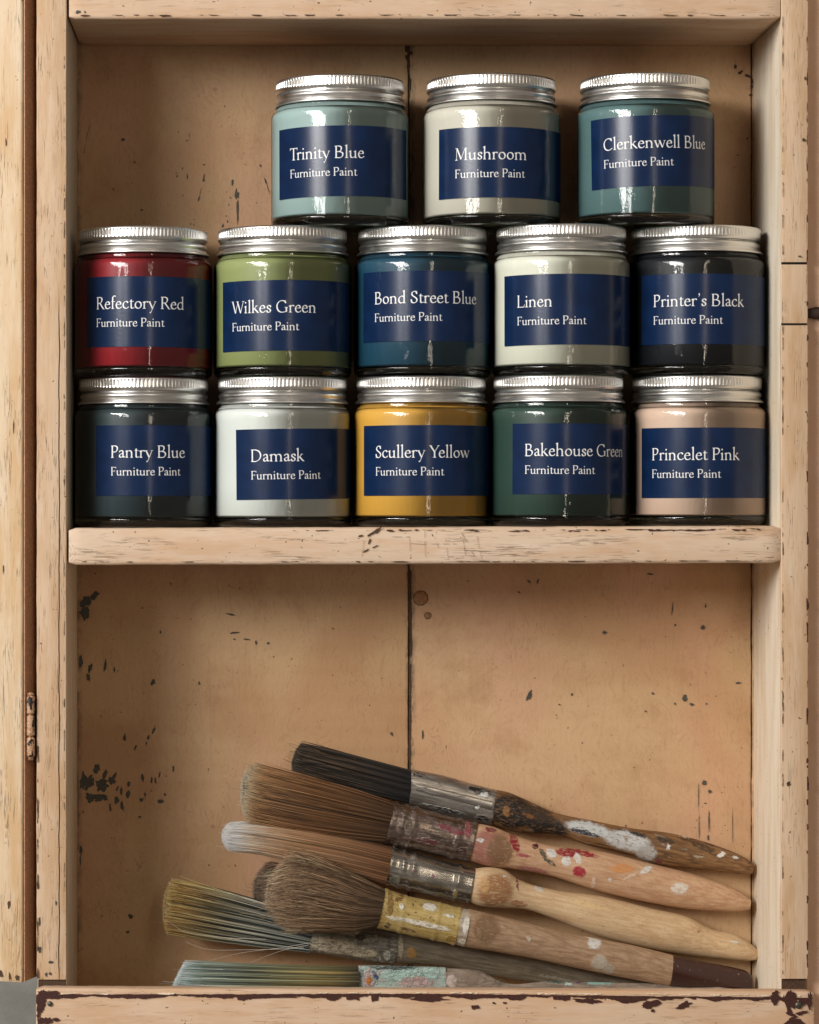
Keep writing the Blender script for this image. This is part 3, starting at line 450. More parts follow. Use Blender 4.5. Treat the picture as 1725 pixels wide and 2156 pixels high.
# ---------------------------------------------------------------- paint jars
GL = json.loads(r'''{"a":[410,[[121,-1,134,-3,154,0,184,8,224,25,254,43,257,41,269,23,284,11,299,7,329,8,346,13,371,25,415,56,422,66,423,71,420,76,406,80,381,75,346,55,341,58,335,66,328,84,323,119,324,251,320,319,315,346,304,368,289,383,271,395,239,407,221,410,191,410,154,402,116,387,94,373,75,354,48,309,50,301,56,297,71,297,84,292,99,294,110,304,114,314,144,361,159,367,171,367,201,358,221,344,231,334,236,324,244,296,247,264,247,249,244,244,191,227,166,217,111,190,76,166,57,146,45,126,40,94,43,71,50,49,61,32,87,9,109,0],[164,43,146,54,136,64,124,81,118,99,115,116,120,144,129,157,151,171,199,194,244,206,247,204,247,199,248,96,246,91,214,63,194,49,181,43]]],"b":[505,[[171,-11,179,-13,221,-13,264,-2,326,23,356,40,379,57,402,84,412,99,425,124,435,154,443,191,443,234,440,256,427,299,411,328,383,356,356,375,329,390,311,397,281,405,239,405,204,397,174,386,151,374,146,375,145,556,148,571,148,684,145,716,139,721,21,662,17,656,17,649,19,644,24,640,66,631,70,629,72,624,72,571,75,556,75,154,72,139,73,24,76,20,91,18,106,8,121,0,146,-7],[226,31,189,39,179,44,151,64,148,71,148,139,145,154,146,309,179,347,194,358,211,362,231,362,261,351,289,336,319,314,334,299,350,274,361,241,367,209,367,171,359,131,346,99,329,71,314,56,291,44,251,31]]],"c":[415,[[189,-1,196,-3,236,-3,276,5,319,20,339,30,356,42,401,84,407,94,406,101,401,105,391,107,376,105,359,99,342,89,301,50,271,41,244,41,196,55,179,64,158,79,141,101,130,121,116,159,108,199,108,221,116,264,126,289,144,321,163,341,174,349,214,366,241,367,261,361,274,354,284,341,300,314,305,309,314,306,324,299,331,297,344,298,358,309,364,321,374,334,374,344,349,386,339,395,316,405,294,410,271,413,234,408,174,387,131,365,102,344,82,324,73,311,56,283,38,234,32,201,32,174,35,156,45,116,56,89,68,69,86,44,111,25,136,13]]],"d":[510,[[352,-9,356,-10,474,12,477,14,480,19,479,26,476,29,429,42,423,54,423,156,420,171,420,324,423,336,420,351,420,559,423,574,423,684,420,716,414,721,299,664,292,656,292,646,296,642,341,631,347,626,347,574,350,559,349,401,344,399,326,405,294,410,254,408,231,402,204,392,146,362,107,334,82,309,68,289,50,254,40,224,35,194,35,159,37,141,40,126,56,84,73,54,92,34,106,23,134,8,164,-2,186,-5,204,-5,236,0,279,13,309,25,344,44,346,43,349,36,350,-4],[231,38,201,46,181,56,166,66,143,91,126,124,116,154,111,181,110,216,116,246,124,269,139,299,156,321,174,336,193,349,224,364,244,367,274,361,301,349,348,306,350,169,347,156,347,101,344,94,294,56,264,44]]],"e":[415,[[171,-1,179,-3,231,-3,261,3,303,16,324,26,354,45,383,74,405,101,404,109,396,113,379,113,366,110,344,98,304,56,294,49,264,41,226,40,184,51,161,66,144,86,124,124,114,149,106,181,103,209,106,216,144,217,156,220,189,220,201,222,234,222,246,225,279,225,291,227,309,220,319,220,339,225,354,233,361,237,370,246,372,254,363,321,352,351,343,364,329,377,301,394,274,405,254,408,229,408,209,405,172,394,139,377,124,367,111,358,91,338,70,311,46,271,33,236,27,201,30,159,45,101,60,71,85,36,104,20,116,13,144,3],[109,244,107,249,114,271,131,306,151,334,171,354,184,361,194,364,209,364,236,355,264,336,274,326,281,314,287,296,292,269,292,256,290,254,261,250,229,250,216,248,184,248,171,245]]],"f":[300,[[52,1,59,0,221,0,226,0,230,4,230,16,226,21,174,37,168,56,168,99,165,114,165,369,166,372,171,375,266,375,274,381,275,391,271,398,264,403,171,403,166,406,168,551,173,596,178,624,184,641,193,656,206,669,214,671,259,659,266,655,281,641,289,640,299,640,311,647,320,661,319,681,322,694,316,700,259,715,236,715,206,707,179,695,144,670,121,645,108,621,100,589,97,564,92,554,94,406,89,403,49,402,41,397,37,389,40,381,46,376,89,375,94,372,95,369,95,114,92,99,92,56,89,41,85,36,51,20,50,11]]],"h":[525,[[32,1,39,0,181,0,189,2,190,9,189,20,155,36,151,41,148,56,148,124,145,139,146,291,178,331,196,349,214,356,236,360,271,354,298,344,309,337,321,325,330,314,347,269,355,221,355,109,357,96,357,71,349,38,315,21,312,14,314,2,321,0,466,0,471,2,473,6,473,16,470,21,439,35,433,41,428,69,428,121,430,136,430,251,420,304,412,326,400,351,391,362,374,377,349,390,321,398,286,403,249,400,214,392,184,381,151,363,146,364,145,551,148,566,148,684,145,716,139,721,24,664,17,656,17,646,21,642,66,631,71,627,72,566,75,554,75,139,72,124,72,59,69,41,65,36,31,20,30,11]]],"i":[255,[[37,1,44,0,206,0,211,0,215,4,214,19,171,35,166,41,163,56,160,79,160,301,163,316,163,374,160,399,156,404,149,404,106,381,91,380,84,370,37,346,32,341,34,326,84,314,88,309,90,299,90,81,87,56,84,41,80,36,36,20,35,11],[109,519,121,517,139,523,155,539,160,554,160,569,153,584,139,597,121,603,111,602,91,593,80,579,75,561,78,546,85,534,94,525]]],"k":[480,[[32,1,39,0,181,0,189,2,190,9,189,20,155,36,151,41,148,59,146,171,149,176,174,198,181,194,349,24,359,11,364,0,474,0,479,2,480,6,480,14,476,19,439,27,437,31,438,39,434,46,348,131,338,144,256,226,248,236,231,249,241,261,341,353,348,366,396,368,400,374,398,386,391,388,269,388,262,386,260,379,262,369,301,367,303,364,302,361,164,233,151,223,146,223,145,551,148,566,148,684,145,716,139,721,24,664,17,656,17,646,21,642,66,631,71,627,72,566,75,554,75,139,72,124,72,59,69,41,65,36,31,20,30,11]]],"l":[250,[[37,1,44,0,206,0,211,0,215,4,215,16,211,21,169,37,163,59,163,124,160,139,160,551,163,566,163,684,160,716,154,721,39,664,32,656,32,646,36,642,81,631,86,627,87,566,90,551,90,139,87,124,87,56,84,41,80,36,36,20,35,11]]],"n":[520,[[32,1,39,0,179,0,186,2,188,14,185,21,159,34,153,39,146,74,146,291,189,342,204,351,231,358,251,357,271,351,291,341,310,326,328,301,342,261,350,214,350,186,347,171,349,69,342,39,336,34,310,21,307,14,309,2,316,0,454,0,461,2,463,9,461,20,431,35,426,44,420,74,420,121,423,134,423,176,425,191,425,236,423,261,415,296,406,321,395,344,377,366,359,380,339,390,314,398,274,403,249,400,216,392,176,376,151,362,148,366,145,399,142,404,139,405,91,381,76,380,69,370,19,344,17,334,19,326,69,314,72,311,75,301,75,81,72,56,69,41,65,36,31,20,30,11]]],"m":[795,[[32,1,39,0,179,0,186,2,188,14,185,21,159,34,153,39,146,74,146,291,189,342,204,351,231,358,251,357,271,351,291,341,310,326,328,301,342,261,350,214,350,186,347,171,349,69,342,39,336,34,310,21,307,14,309,2,316,0,454,0,461,1,463,6,462,19,456,24,429,37,421,69,420,121,423,134,423,176,425,189,425,234,418,286,423,296,464,342,479,351,509,358,526,357,546,351,566,341,585,326,603,301,617,261,625,214,625,186,622,171,624,69,617,39,611,34,585,21,582,14,584,2,591,0,734,0,737,4,737,19,731,24,704,37,696,69,695,121,698,134,698,176,700,189,700,239,698,261,690,296,682,319,671,341,654,364,631,381,614,390,591,397,554,403,521,400,491,392,471,385,431,365,399,340,377,366,356,381,339,390,316,397,281,403,249,400,216,392,176,376,151,362,148,366,145,399,142,404,139,405,91,381,76,380,69,370,22,346,17,339,19,326,69,314,72,311,75,301,75,81,72,56,69,41,65,36,31,20,30,11]]],"o":[480,[[199,-1,231,-3,266,3,299,13,336,30,361,47,388,71,417,111,430,139,440,179,443,221,437,259,427,289,415,314,388,349,351,377,334,385,269,400,254,400,194,387,162,376,139,365,122,354,89,323,63,286,50,259,43,234,37,204,37,169,45,131,55,104,65,84,80,64,106,37,131,20,174,3],[254,41,226,46,204,55,179,71,161,87,141,111,130,134,119,164,113,191,113,229,118,256,136,301,148,319,174,344,186,349,211,354,226,354,279,341,296,331,314,316,339,286,351,261,361,234,367,206,367,171,361,141,350,109,336,86,316,63,301,51,281,43]]],"r":[360,[[32,1,39,0,196,0,204,2,205,14,201,21,156,36,151,44,145,76,146,273,186,339,196,349,209,356,221,358,271,344,282,329,296,320,311,320,324,325,332,334,338,349,335,366,337,379,334,383,286,400,256,403,236,400,194,387,151,366,148,369,145,399,142,404,139,405,91,381,76,380,69,370,19,344,17,334,19,326,69,314,72,311,75,301,75,81,72,56,69,41,65,36,31,20,30,11]]],"s":[340,[[114,-6,151,-8,169,-5,194,0,231,14,244,20,273,41,287,59,295,74,303,101,305,121,302,141,294,160,273,184,243,209,179,244,161,256,139,279,129,296,125,306,126,329,136,349,154,361,176,362,206,351,221,340,229,326,235,291,239,284,251,278,259,278,269,275,281,275,285,279,287,286,308,301,313,311,302,361,281,390,271,391,231,405,209,408,184,405,161,400,124,385,94,367,71,348,58,329,50,304,50,279,54,264,66,245,91,220,111,205,166,176,199,152,214,136,221,126,229,101,224,66,214,46,209,41,199,38,189,36,171,35,139,44,124,55,116,66,99,124,94,129,84,132,66,130,49,122,34,113,26,104,25,96,40,39,56,6]]],"t":[300,[[164,-1,169,-2,204,3,281,30,294,36,310,46,317,56,318,61,314,67,304,70,296,70,219,44,206,43,188,51,181,59,174,74,171,89,168,154,165,166,166,369,171,372,266,372,274,378,275,386,272,396,264,400,171,401,168,406,168,464,163,474,163,496,159,502,151,503,144,498,121,472,94,468,92,434,89,429,66,402,49,400,40,396,36,384,40,376,46,372,89,372,94,369,95,171,92,156,92,99,95,64,101,36,116,17,139,3,149,0]]],"u":[520,[[352,-9,356,-10,476,12,480,14,483,19,482,26,479,29,429,42,423,54,423,96,420,109,423,124,420,136,420,309,423,324,423,371,419,402,411,405,366,381,351,380,344,370,294,344,292,334,294,326,346,314,349,311,349,109,324,83,299,64,269,49,244,41,216,41,196,46,181,54,166,69,159,89,145,159,145,319,148,334,148,371,144,402,136,405,91,381,76,380,69,370,19,344,17,334,19,326,71,314,74,311,75,161,72,146,72,106,77,96,88,46,99,28,114,15,141,3,169,-3,214,-3,256,8,276,15,344,48,347,46,349,36,350,-4]]],"w":[690,[[205,1,211,0,220,1,229,14,243,26,247,34,247,41,243,51,244,61,314,261,321,276,324,275,331,259,439,9,451,3,464,4,476,0,485,1,494,14,508,26,512,34,513,39,508,54,510,64,623,366,629,370,669,370,673,376,671,388,664,390,551,390,544,388,542,376,546,370,589,370,592,369,594,364,496,101,491,95,484,106,374,364,375,369,381,370,385,374,385,384,383,389,366,391,346,397,319,391,251,390,245,386,245,374,249,370,281,370,286,368,288,359,301,329,304,316,231,106,226,98,219,111,118,364,119,368,121,369,143,371,145,379,144,388,139,390,111,391,91,397,64,391,1,390,-3,389,-5,381,-3,371,29,369,32,366,33,359,172,11,176,7,186,3,199,4]]],"y":[450,[[104,-236,114,-238,124,-235,151,-214,185,-161,255,9,272,34,272,46,281,71,404,359,411,369,453,371,455,379,453,389,446,390,334,390,326,388,325,376,329,370,371,369,374,368,374,364,261,96,254,84,249,88,236,114,115,364,116,369,139,372,140,379,139,388,134,390,106,391,86,397,59,391,-4,390,-9,388,-10,379,-8,371,26,368,30,354,197,11,204,5,220,1,166,-134,141,-176,136,-181,134,-181,119,-173,106,-173,91,-180,83,-191,80,-201,81,-216,91,-230]]],"T":[610,[[197,1,204,0,406,0,414,2,415,14,411,21,353,36,351,39,346,64,346,611,349,614,354,615,536,614,541,604,561,524,566,520,576,520,580,524,580,529,580,651,578,659,574,660,551,660,544,651,539,650,71,650,66,651,59,660,39,660,34,658,32,654,32,614,30,599,30,526,34,520,44,520,49,524,69,604,74,614,256,615,261,614,264,611,264,64,259,39,257,36,199,21,195,14]]],"B":[600,[[164,-6,174,-8,294,-8,309,-5,331,-5,366,0,404,13,424,23,448,39,461,49,486,74,515,114,532,151,540,191,540,224,535,249,529,264,520,276,496,300,459,325,421,342,366,356,365,359,368,361,398,381,409,392,435,431,450,471,458,506,458,549,447,584,439,598,427,611,404,629,381,640,354,650,299,660,246,660,194,655,164,655,129,650,51,650,45,646,45,634,48,629,84,612,90,581,90,66,84,38,48,21,45,16,45,4,51,0,91,0,124,-5],[219,36,209,38,178,39,176,41,171,64,170,306,173,314,241,317,254,315,299,314,344,306,379,293,409,276,429,262,446,244,458,224,462,211,465,191,465,169,462,151,454,124,443,101,412,61,386,42,369,38,341,38,329,35],[199,358,174,361,170,366,170,584,176,612,181,615,209,617,249,617,291,609,314,601,339,589,360,571,369,561,376,546,382,526,382,484,374,449,361,416,347,394,331,381,309,374,264,363,229,358]]],"M":[850,[[127,-4,144,0,206,0,211,2,213,6,213,16,209,21,154,37,151,44,146,69,148,86,148,154,150,166,150,229,153,241,153,306,155,319,155,384,158,396,158,464,160,476,161,539,164,539,169,531,367,56,374,50,389,47,396,35,406,31,416,37,428,61,441,76,444,99,656,585,659,584,660,574,660,66,654,38,613,21,610,16,610,4,614,0,619,0,791,0,798,1,800,14,796,21,748,36,740,66,740,624,741,627,746,630,786,630,790,636,789,648,781,650,649,650,641,648,640,639,641,624,434,146,429,136,424,133,411,159,211,636,199,642,184,641,178,649,174,650,59,650,52,649,50,636,54,630,132,629,135,624,135,566,132,554,132,486,130,474,130,411,127,399,127,334,125,321,125,256,122,244,120,101,117,79,111,71,104,39,102,36,47,21,42,16,42,6,44,2,49,0,116,0]]],"C":[650,[[321,-11,364,-13,409,-8,454,3,481,13,536,43,616,95,625,104,627,114,624,118,611,122,581,115,559,102,494,59,464,42,426,33,399,30,354,33,326,39,276,57,231,84,218,94,191,121,176,141,154,186,136,241,126,284,121,316,120,376,126,411,139,451,161,494,186,529,208,554,236,579,261,593,286,601,349,612,389,612,406,609,441,599,466,586,489,564,523,504,536,498,546,496,548,484,551,480,569,480,573,486,573,506,591,519,598,531,569,586,568,644,565,651,561,655,546,655,541,653,540,636,541,624,539,622,504,640,471,650,439,655,386,655,359,653,304,642,241,621,201,600,172,579,129,536,90,484,60,424,50,389,45,354,45,294,47,271,53,241,68,186,86,139,103,109,115,91,134,69,162,46,191,28,216,15,264,-2,304,-10]]],"R":[610,[[498,-4,504,-5,619,-5,625,-1,625,11,619,15,594,15,561,19,531,41,529,46,538,61,535,69,373,271,336,319,334,324,336,327,378,349,411,379,430,404,452,446,465,491,465,536,457,569,446,590,435,604,420,616,386,635,344,650,306,658,261,660,249,658,171,655,129,650,54,650,47,649,45,636,48,629,84,612,90,584,90,69,84,38,48,21,45,14,46,2,54,0,211,0,219,2,220,14,217,21,176,38,171,64,170,291,171,294,176,297,204,297,244,304,254,296,412,99,437,66,442,56],[216,341,206,343,176,343,171,346,170,349,171,586,176,611,179,614,254,614,291,606,314,599,344,584,364,569,379,549,384,534,390,509,389,469,379,431,369,411,359,394,336,366,324,359,284,348,239,341]]],"W":[960,[[287,-1,296,-2,303,4,312,26,323,36,327,44,328,49,323,64,326,76,439,446,448,476,451,479,466,444,622,21,629,15,646,12,651,3,659,-2,666,-2,671,2,677,11,682,26,693,36,697,44,697,51,693,61,696,76,863,624,866,628,871,630,926,630,930,636,928,649,921,650,769,650,764,650,760,646,760,634,764,630,829,629,831,629,833,624,691,156,680,119,676,114,673,116,659,154,491,609,491,619,496,628,538,631,540,639,538,649,534,650,471,650,461,652,451,650,366,650,360,646,360,634,364,630,399,630,404,628,403,614,434,529,311,124,306,116,296,139,130,624,131,629,134,629,168,631,170,639,169,648,164,650,116,650,106,652,96,650,-4,650,-9,648,-10,636,-6,630,44,630,49,628,47,616,50,606,252,21,259,15,276,12,281,3]]],"G":[730,[[306,-9,314,-10,359,-10,429,-3,504,13,574,34,639,35,643,36,645,44,646,221,651,247,656,251,682,264,685,269,685,281,681,285,676,285,514,285,506,283,505,271,509,264,551,251,559,246,565,216,565,74,561,67,479,43,424,36,364,33,326,39,296,49,264,64,219,93,191,121,176,141,162,166,149,199,136,239,126,284,120,319,121,379,128,419,139,451,161,494,186,529,208,554,236,579,261,593,286,601,349,612,389,612,406,609,441,599,466,586,489,566,534,503,546,498,556,496,558,484,561,480,579,480,583,486,583,506,601,519,608,531,606,536,578,579,578,644,575,651,571,655,554,655,550,651,550,634,552,619,549,614,521,631,496,642,471,650,439,655,384,655,329,648,286,637,244,622,201,600,172,579,129,536,90,484,65,436,50,389,45,354,45,291,52,244,63,204,78,159,91,129,113,94,134,69,179,35,211,18,241,5,276,-5]]],"S":[480,[[164,-6,171,-8,231,-8,271,0,304,13,344,35,373,59,390,76,406,97,417,119,428,161,428,189,425,209,420,229,412,246,401,263,369,293,296,345,201,404,176,429,164,446,148,476,143,499,143,519,146,531,160,561,174,582,191,599,199,604,216,609,244,610,266,604,289,593,301,584,316,570,329,544,338,501,344,484,359,478,393,481,397,489,414,502,418,514,405,566,396,594,395,649,391,655,381,655,376,653,375,626,371,622,334,642,296,653,249,653,221,647,179,632,142,611,114,586,90,554,75,524,67,491,67,474,70,456,85,421,105,394,119,378,136,363,229,306,314,244,334,221,341,206,346,194,352,166,352,136,346,111,336,89,324,74,304,54,279,39,264,35,224,35,191,44,174,54,151,73,136,91,122,116,116,134,110,194,106,206,94,212,79,210,59,204,41,193,34,184,32,174,40,111,48,86,57,66,57,1,59,-3,69,-5,75,-1,76,34,79,38,102,19,124,6]]],"L":[560,[[47,1,54,0,506,0,514,1,518,11,545,159,543,164,539,165,529,165,523,159,494,54,489,39,484,36,184,35,179,36,176,39,170,69,170,584,177,614,190,631,190,646,186,650,51,650,45,646,45,634,48,629,84,612,90,581,90,66,84,38,48,21,45,14]]],"P":[560,[[47,1,54,0,211,0,219,2,220,14,217,21,176,38,171,64,171,286,174,290,179,290,211,282,239,282,304,292,339,303,369,318,389,332,410,354,429,377,457,424,470,454,478,491,478,531,475,551,462,584,455,594,441,609,421,622,391,637,354,650,316,658,286,660,171,655,129,650,51,650,46,648,45,636,48,629,84,612,90,581,90,66,84,38,48,21,45,14],[171,319,170,584,176,612,181,615,236,617,289,609,331,595,354,584,371,572,386,554,396,534,402,506,402,466,396,441,389,421,374,391,349,356,329,336,311,331,266,325,234,333,209,333,186,324]]],"F":[530,[[47,1,54,0,211,0,216,0,220,4,220,16,217,21,176,38,171,64,170,314,173,321,356,322,360,316,360,264,364,260,369,260,374,260,377,264,378,321,385,339,378,354,378,414,374,420,364,420,360,416,360,359,356,353,179,353,171,356,170,584,176,612,184,615,446,614,451,604,468,526,471,521,481,520,486,521,488,526,488,641,486,649,479,650,54,650,46,648,45,636,48,629,84,612,90,581,90,66,84,38,48,21,45,14]]],"D":[740,[[141,-6,151,-8,279,-8,346,0,386,10,441,33,506,68,538,89,569,115,602,154,620,181,640,221,657,269,665,304,668,326,668,361,665,381,647,444,622,496,596,535,579,555,559,573,539,587,504,606,464,622,409,640,336,655,316,655,304,658,251,658,239,655,194,655,181,653,141,653,129,650,51,650,46,648,45,636,48,629,84,612,90,584,90,69,84,38,48,21,45,16,45,6,46,2,51,0,91,0,119,-5],[196,36,179,38,176,41,170,66,170,581,176,609,181,612,206,612,219,615,254,615,284,612,346,599,416,576,471,549,506,520,521,504,544,471,571,416,579,396,589,356,592,334,592,301,584,256,566,206,549,171,531,144,504,113,464,84,419,60,376,44,349,38,326,38,314,35]]],"Y":[600,[[204,1,211,0,394,0,401,2,403,14,400,21,354,35,349,39,343,66,343,291,345,311,340,326,540,626,546,630,601,630,605,636,603,649,596,650,454,650,446,648,445,636,449,630,499,629,501,629,502,624,326,361,319,354,129,624,129,628,131,629,158,631,160,639,158,649,151,650,-1,650,-9,648,-10,636,-6,630,47,629,48,626,42,614,44,608,261,296,262,186,265,171,265,146,262,134,262,61,255,36,206,21,202,14]]],"'":[220,[[73,501,81,500,89,503,140,566,143,581,143,604,150,634,150,646,146,659,141,666,131,675,119,680,104,680,89,675,76,663,70,649,70,634,77,616,86,607,94,603,117,599,120,591,118,574,71,517,70,511]]]}''')
JR, JH = 31.0, 66.6
def glass_wall():
    "the thin side wall of a jar: clear with a fresnel reflection"
    s = NT('clear jar glass'); p = s.mm(); t = s.t
    nz = s.math('ADD', s.noise(s.vec(p, (1, 1, 0.35)), 0.22, 3, 0.55), s.math('MULTIPLY', s.noise(s.vec(p, (1, 1, 0.9)), 1.1, 2), 0.16))
    bn = s.bump(nz, 0.16, 1.0)
    fr = s.n('ShaderNodeFresnel'); fr.inputs['IOR'].default_value = 1.52; t.links.new(bn, fr.inputs['Normal'])
    tr = s.n('ShaderNodeBsdfTransparent'); tr.inputs[0].default_value = (0.99, 1.0, 0.995, 1)
    gl = s.n('ShaderNodeBsdfGlossy'); gl.inputs['Roughness'].default_value = 0.02; t.links.new(bn, gl.inputs['Normal'])
    mx = s.n('ShaderNodeMixShader'); f2 = s.math('MULTIPLY', fr.outputs[0], 1.1, True)
    t.links.new(f2, mx.inputs[0]); t.links.new(tr.outputs[0], mx.inputs[1]); t.links.new(gl.outputs[0], mx.inputs[2])
    t.links.new(mx.outputs[0], s.out.inputs[0]); return s.m
def glass_base():
    s = NT('thick green-tinged base glass'); p = s.mm()
    return s.fin((0.84, 0.93, 0.87, 1), 0.05, normal=s.bump(s.noise(p, 0.35, 2), 0.3, 0.6), **{'Transmission Weight': 1.0, 'IOR': 1.5})
def lid_mat():
    s = NT('brushed aluminium'); p = s.mm(); o = s.sep(p)
    fine = s.noise(s.vec(p, (0.5, 0.5, 9)), 1.0, 2)
    sm = s.noise(p, 0.12, 3)
    r = s.math('ADD', s.rng(sm, 0.3, 0.7, 0.26, 0.36), s.math('MULTIPLY', fine, 0.06))
    return s.fin(s.mix(sm, (0.74, 0.73, 0.71, 1), (0.86, 0.85, 0.83, 1)), r, 1.0, normal=s.bump(s.math('ADD', fine, s.noise(p, 2.2, 2)), 0.02, 0.5))
M['glass'] = glass_wall(); M['base'] = glass_base(); M['lid'] = lid_mat()
def label_mat():
    s = NT('navy label film'); p = s.mm()
    c = s.mix(s.rng(s.noise(p, 0.12, 3), 0.3, 0.7), (0.0048, 0.017, 0.058, 1), (0.006, 0.022, 0.074, 1))
    return s.fin(c, 0.22, normal=s.bump(s.noise(p, 0.9, 3), 0.02, 0.6), **{'Specular IOR Level': 0.36})
M['label'] = label_mat()
s = NT('white print'); M['print'] = s.fin((0.83, 0.84, 0.86, 1), 0.35)

def arc(c, r, a0, a1, n):
    return [(c[0] + r * math.cos(math.radians(a0 + (a1 - a0) * k / n)), c[1] + r * math.sin(math.radians(a0 + (a1 - a0) * k / n))) for k in range(n + 1)]
tmp = []
def keep(o):
    me = o.data; bpy.data.objects.remove(o); return me
# side wall, from the top of the thick base up over the shoulder to the neck
wall_prof = [(JR, 4.4), (JR, 12), (JR, 20), (JR, 30), (JR, 40), (JR, 48)] + arc((JR - 3.4, 49.6), 3.4, 5, 74, 7) + [(28.6, 53.5), (28.3, 54.4), (28.2, 55.2), (28.2, 62)]
ME_glass = keep(lathe('glass', wall_prof, 128, M['glass'], cap=False))
def knurl(k, r, z):
    return (0.28 * (abs(math.sin(k * math.pi / 4)) - 0.5)) if z < 0.9 and 27.0 < r < 29.2 else 0
base_prof = [(0.01, 1.2), (22, 0.9), (26.2, 0.35), (27.3, 0.0), (28.3, 0.25)] + arc((JR - 3.2, 3.2), 3.2, -62, 0, 6) + [(JR, 4.3), (29.6, 4.5), (26, 4.2), (18, 4.0), (0.01, 4.0)]
ME_base = keep(lathe('glass_base', base_prof, 256, M['base'], flute=knurl, cap=False))
# screw lid: fluted band, groove, bead, flared rolled rim
NF = 104; LZ = JH
def flute(k, r, z):
    d = LZ - z
    if d < 0.95 or d > 4.7 or r < 28.4: return 0
    e = min(1, (d - 0.95) / 0.5, (4.7 - d) / 0.5)
    ph = (k % 8) / 8
    return -0.24 * max(0, e) * (1 if ph < 0.3 else 0.35 if ph < 0.42 or ph > 0.88 else 0)
lid_prof = [(0.01, LZ - 0.55), (20, LZ - 0.5), (26.2, LZ - 0.45), (27.0, LZ - 0.1), (27.7, LZ)] + [(28.3, LZ - .1), (28.75, LZ - .4), (28.95, LZ - .85), (28.98, LZ - 1.0), (28.98, LZ - 1.35), (28.98, LZ - 1.9), (28.98, LZ - 2.8), (28.98, LZ - 3.7), (28.98, LZ - 4.2), (28.98, LZ - 4.6),
            (28.9, LZ - 4.95), (28.55, LZ - 5.4), (28.15, LZ - 5.9), (27.95, LZ - 6.35), (28.05, LZ - 6.8), (28.4, LZ - 7.2), (28.7, LZ - 7.7), (28.8, LZ - 8.2), (28.65, LZ - 8.7), (28.35, LZ - 9.1), (28.2, LZ - 9.4),
            (28.35, LZ - 9.8), (28.8, LZ - 10.3), (29.35, LZ - 10.75), (29.62, LZ - 11.0), (29.72, LZ - 11.3), (29.65, LZ - 11.6), (29.35, LZ - 11.8), (28.9, LZ - 11.75), (28.3, LZ - 11.2), (27.6, LZ - 8), (27.5, LZ - 1.4), (0.01, LZ - 1.4)]
ME_lid = keep(lathe('lid', lid_prof, NF * 8, M['lid'], flute=flute, cap=False))
ME_lid.set_sharp_from_angle(angle=math.radians(40))
for mm_ in (ME_lid,): mm_.name = 'lid'
PR = 30.7
def paint_mesh(top, seed):
    pr = [(0.01, 4.7), (PR - 1.6, 4.7), (PR - 0.5, 4.9), (PR, 5.4), (PR, 20), (PR, 40), (PR, 49.3)] + [(PR - 0.25, 50.6), (PR - 0.8, 51.6), (PR - 1.5, 52.5), (PR - 2.1, 53.3 + top - 52.7), (27.9, 54.2 + top - 52.7), (27.6, 55.6 + top - 52.7), (20, 55.6), (0.01, 55.6)]
    o = lathe('paint', pr, 96, None, cap=False); return keep(o)
ME_paint = {t: paint_mesh(t, 0) for t in (52.2, 52.7, 53.2)}
def paint_mat(name, h, dark=0.12, rough=0.45):
    s = NT(name); p = s.mm()
    c = srgb(h)[:3]; c = tuple(v * min(1.12, 0.86 / max(c)) for v in c) + (1,)
    # uneven film near the top; also paints in the bright line of the shoulder glass
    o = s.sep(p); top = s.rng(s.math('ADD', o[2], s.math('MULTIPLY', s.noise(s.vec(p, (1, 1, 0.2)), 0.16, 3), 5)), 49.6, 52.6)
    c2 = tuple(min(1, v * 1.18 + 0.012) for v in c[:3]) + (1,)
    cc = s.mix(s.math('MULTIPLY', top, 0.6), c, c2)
    rim = s.rng(s.math('ADD', o[2], s.math('MULTIPLY', s.noise(s.vec(p, (1, 1, 0.2)), 0.12, 3), 1.6)), 52.9, 53.6)  # dark ring of the thick shoulder glass, put into the paint colour
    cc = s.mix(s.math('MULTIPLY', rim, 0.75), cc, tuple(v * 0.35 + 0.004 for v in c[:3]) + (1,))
    cc = s.mix(s.rng(s.noise(s.vec(p, (1, 1, 0.05)), 0.6, 2), 0.45, 0.75, 0, 0.10), cc, c2)
    return s.fin(cc, rough, **{'Specular IOR Level': 0.3})

def bend(x, z, R): a = x / R; return (R * math.sin(a), -R * math.cos(a), z)
def label_mesh(a0, width, z0, z1, tilt):
    R = JR + 0.06; V = []; F = []; n, m = 40, 4; th = 0.10
    x0 = math.radians(a0) * R
    for lay in (0, 1):
        for j in range(m + 1):
            for i in range(n + 1):
                x = x0 + width * i / n; z = z0 + (z1 - z0) * j / m
                zz = z + tilt * (x - x0 - 25); xx = x - tilt * (z - (z0 + z1) / 2)
                V.append(bend(xx / R * (R + th * lay), zz, R + th * lay))
    N = (n + 1) * (m + 1); id_ = lambda i, j, l: l * N + j * (n + 1) + i
    for j in range(m):
        for i in range(n):
            F.append((id_(i, j, 1), id_(i + 1, j, 1), id_(i + 1, j + 1, 1), id_(i, j + 1, 1)))
            F.append((id_(i, j, 0), id_(i, j + 1, 0), id_(i + 1, j + 1, 0), id_(i + 1, j, 0)))
    for i in range(n):
        F.append((id_(i, 0, 0), id_(i + 1, 0, 0), id_(i + 1, 0, 1), id_(i, 0, 1))); F.append((id_(i, m, 0), id_(i, m, 1), id_(i + 1, m, 1), id_(i + 1, m, 0)))
    for j in range(m):
        F.append((id_(0, j, 0), id_(0, j, 1), id_(0, j + 1, 1), id_(0, j + 1, 0))); F.append((id_(n, j, 0), id_(n, j + 1, 0), id_(n, j + 1, 1), id_(n, j, 1)))
    return V, F
GM = {}
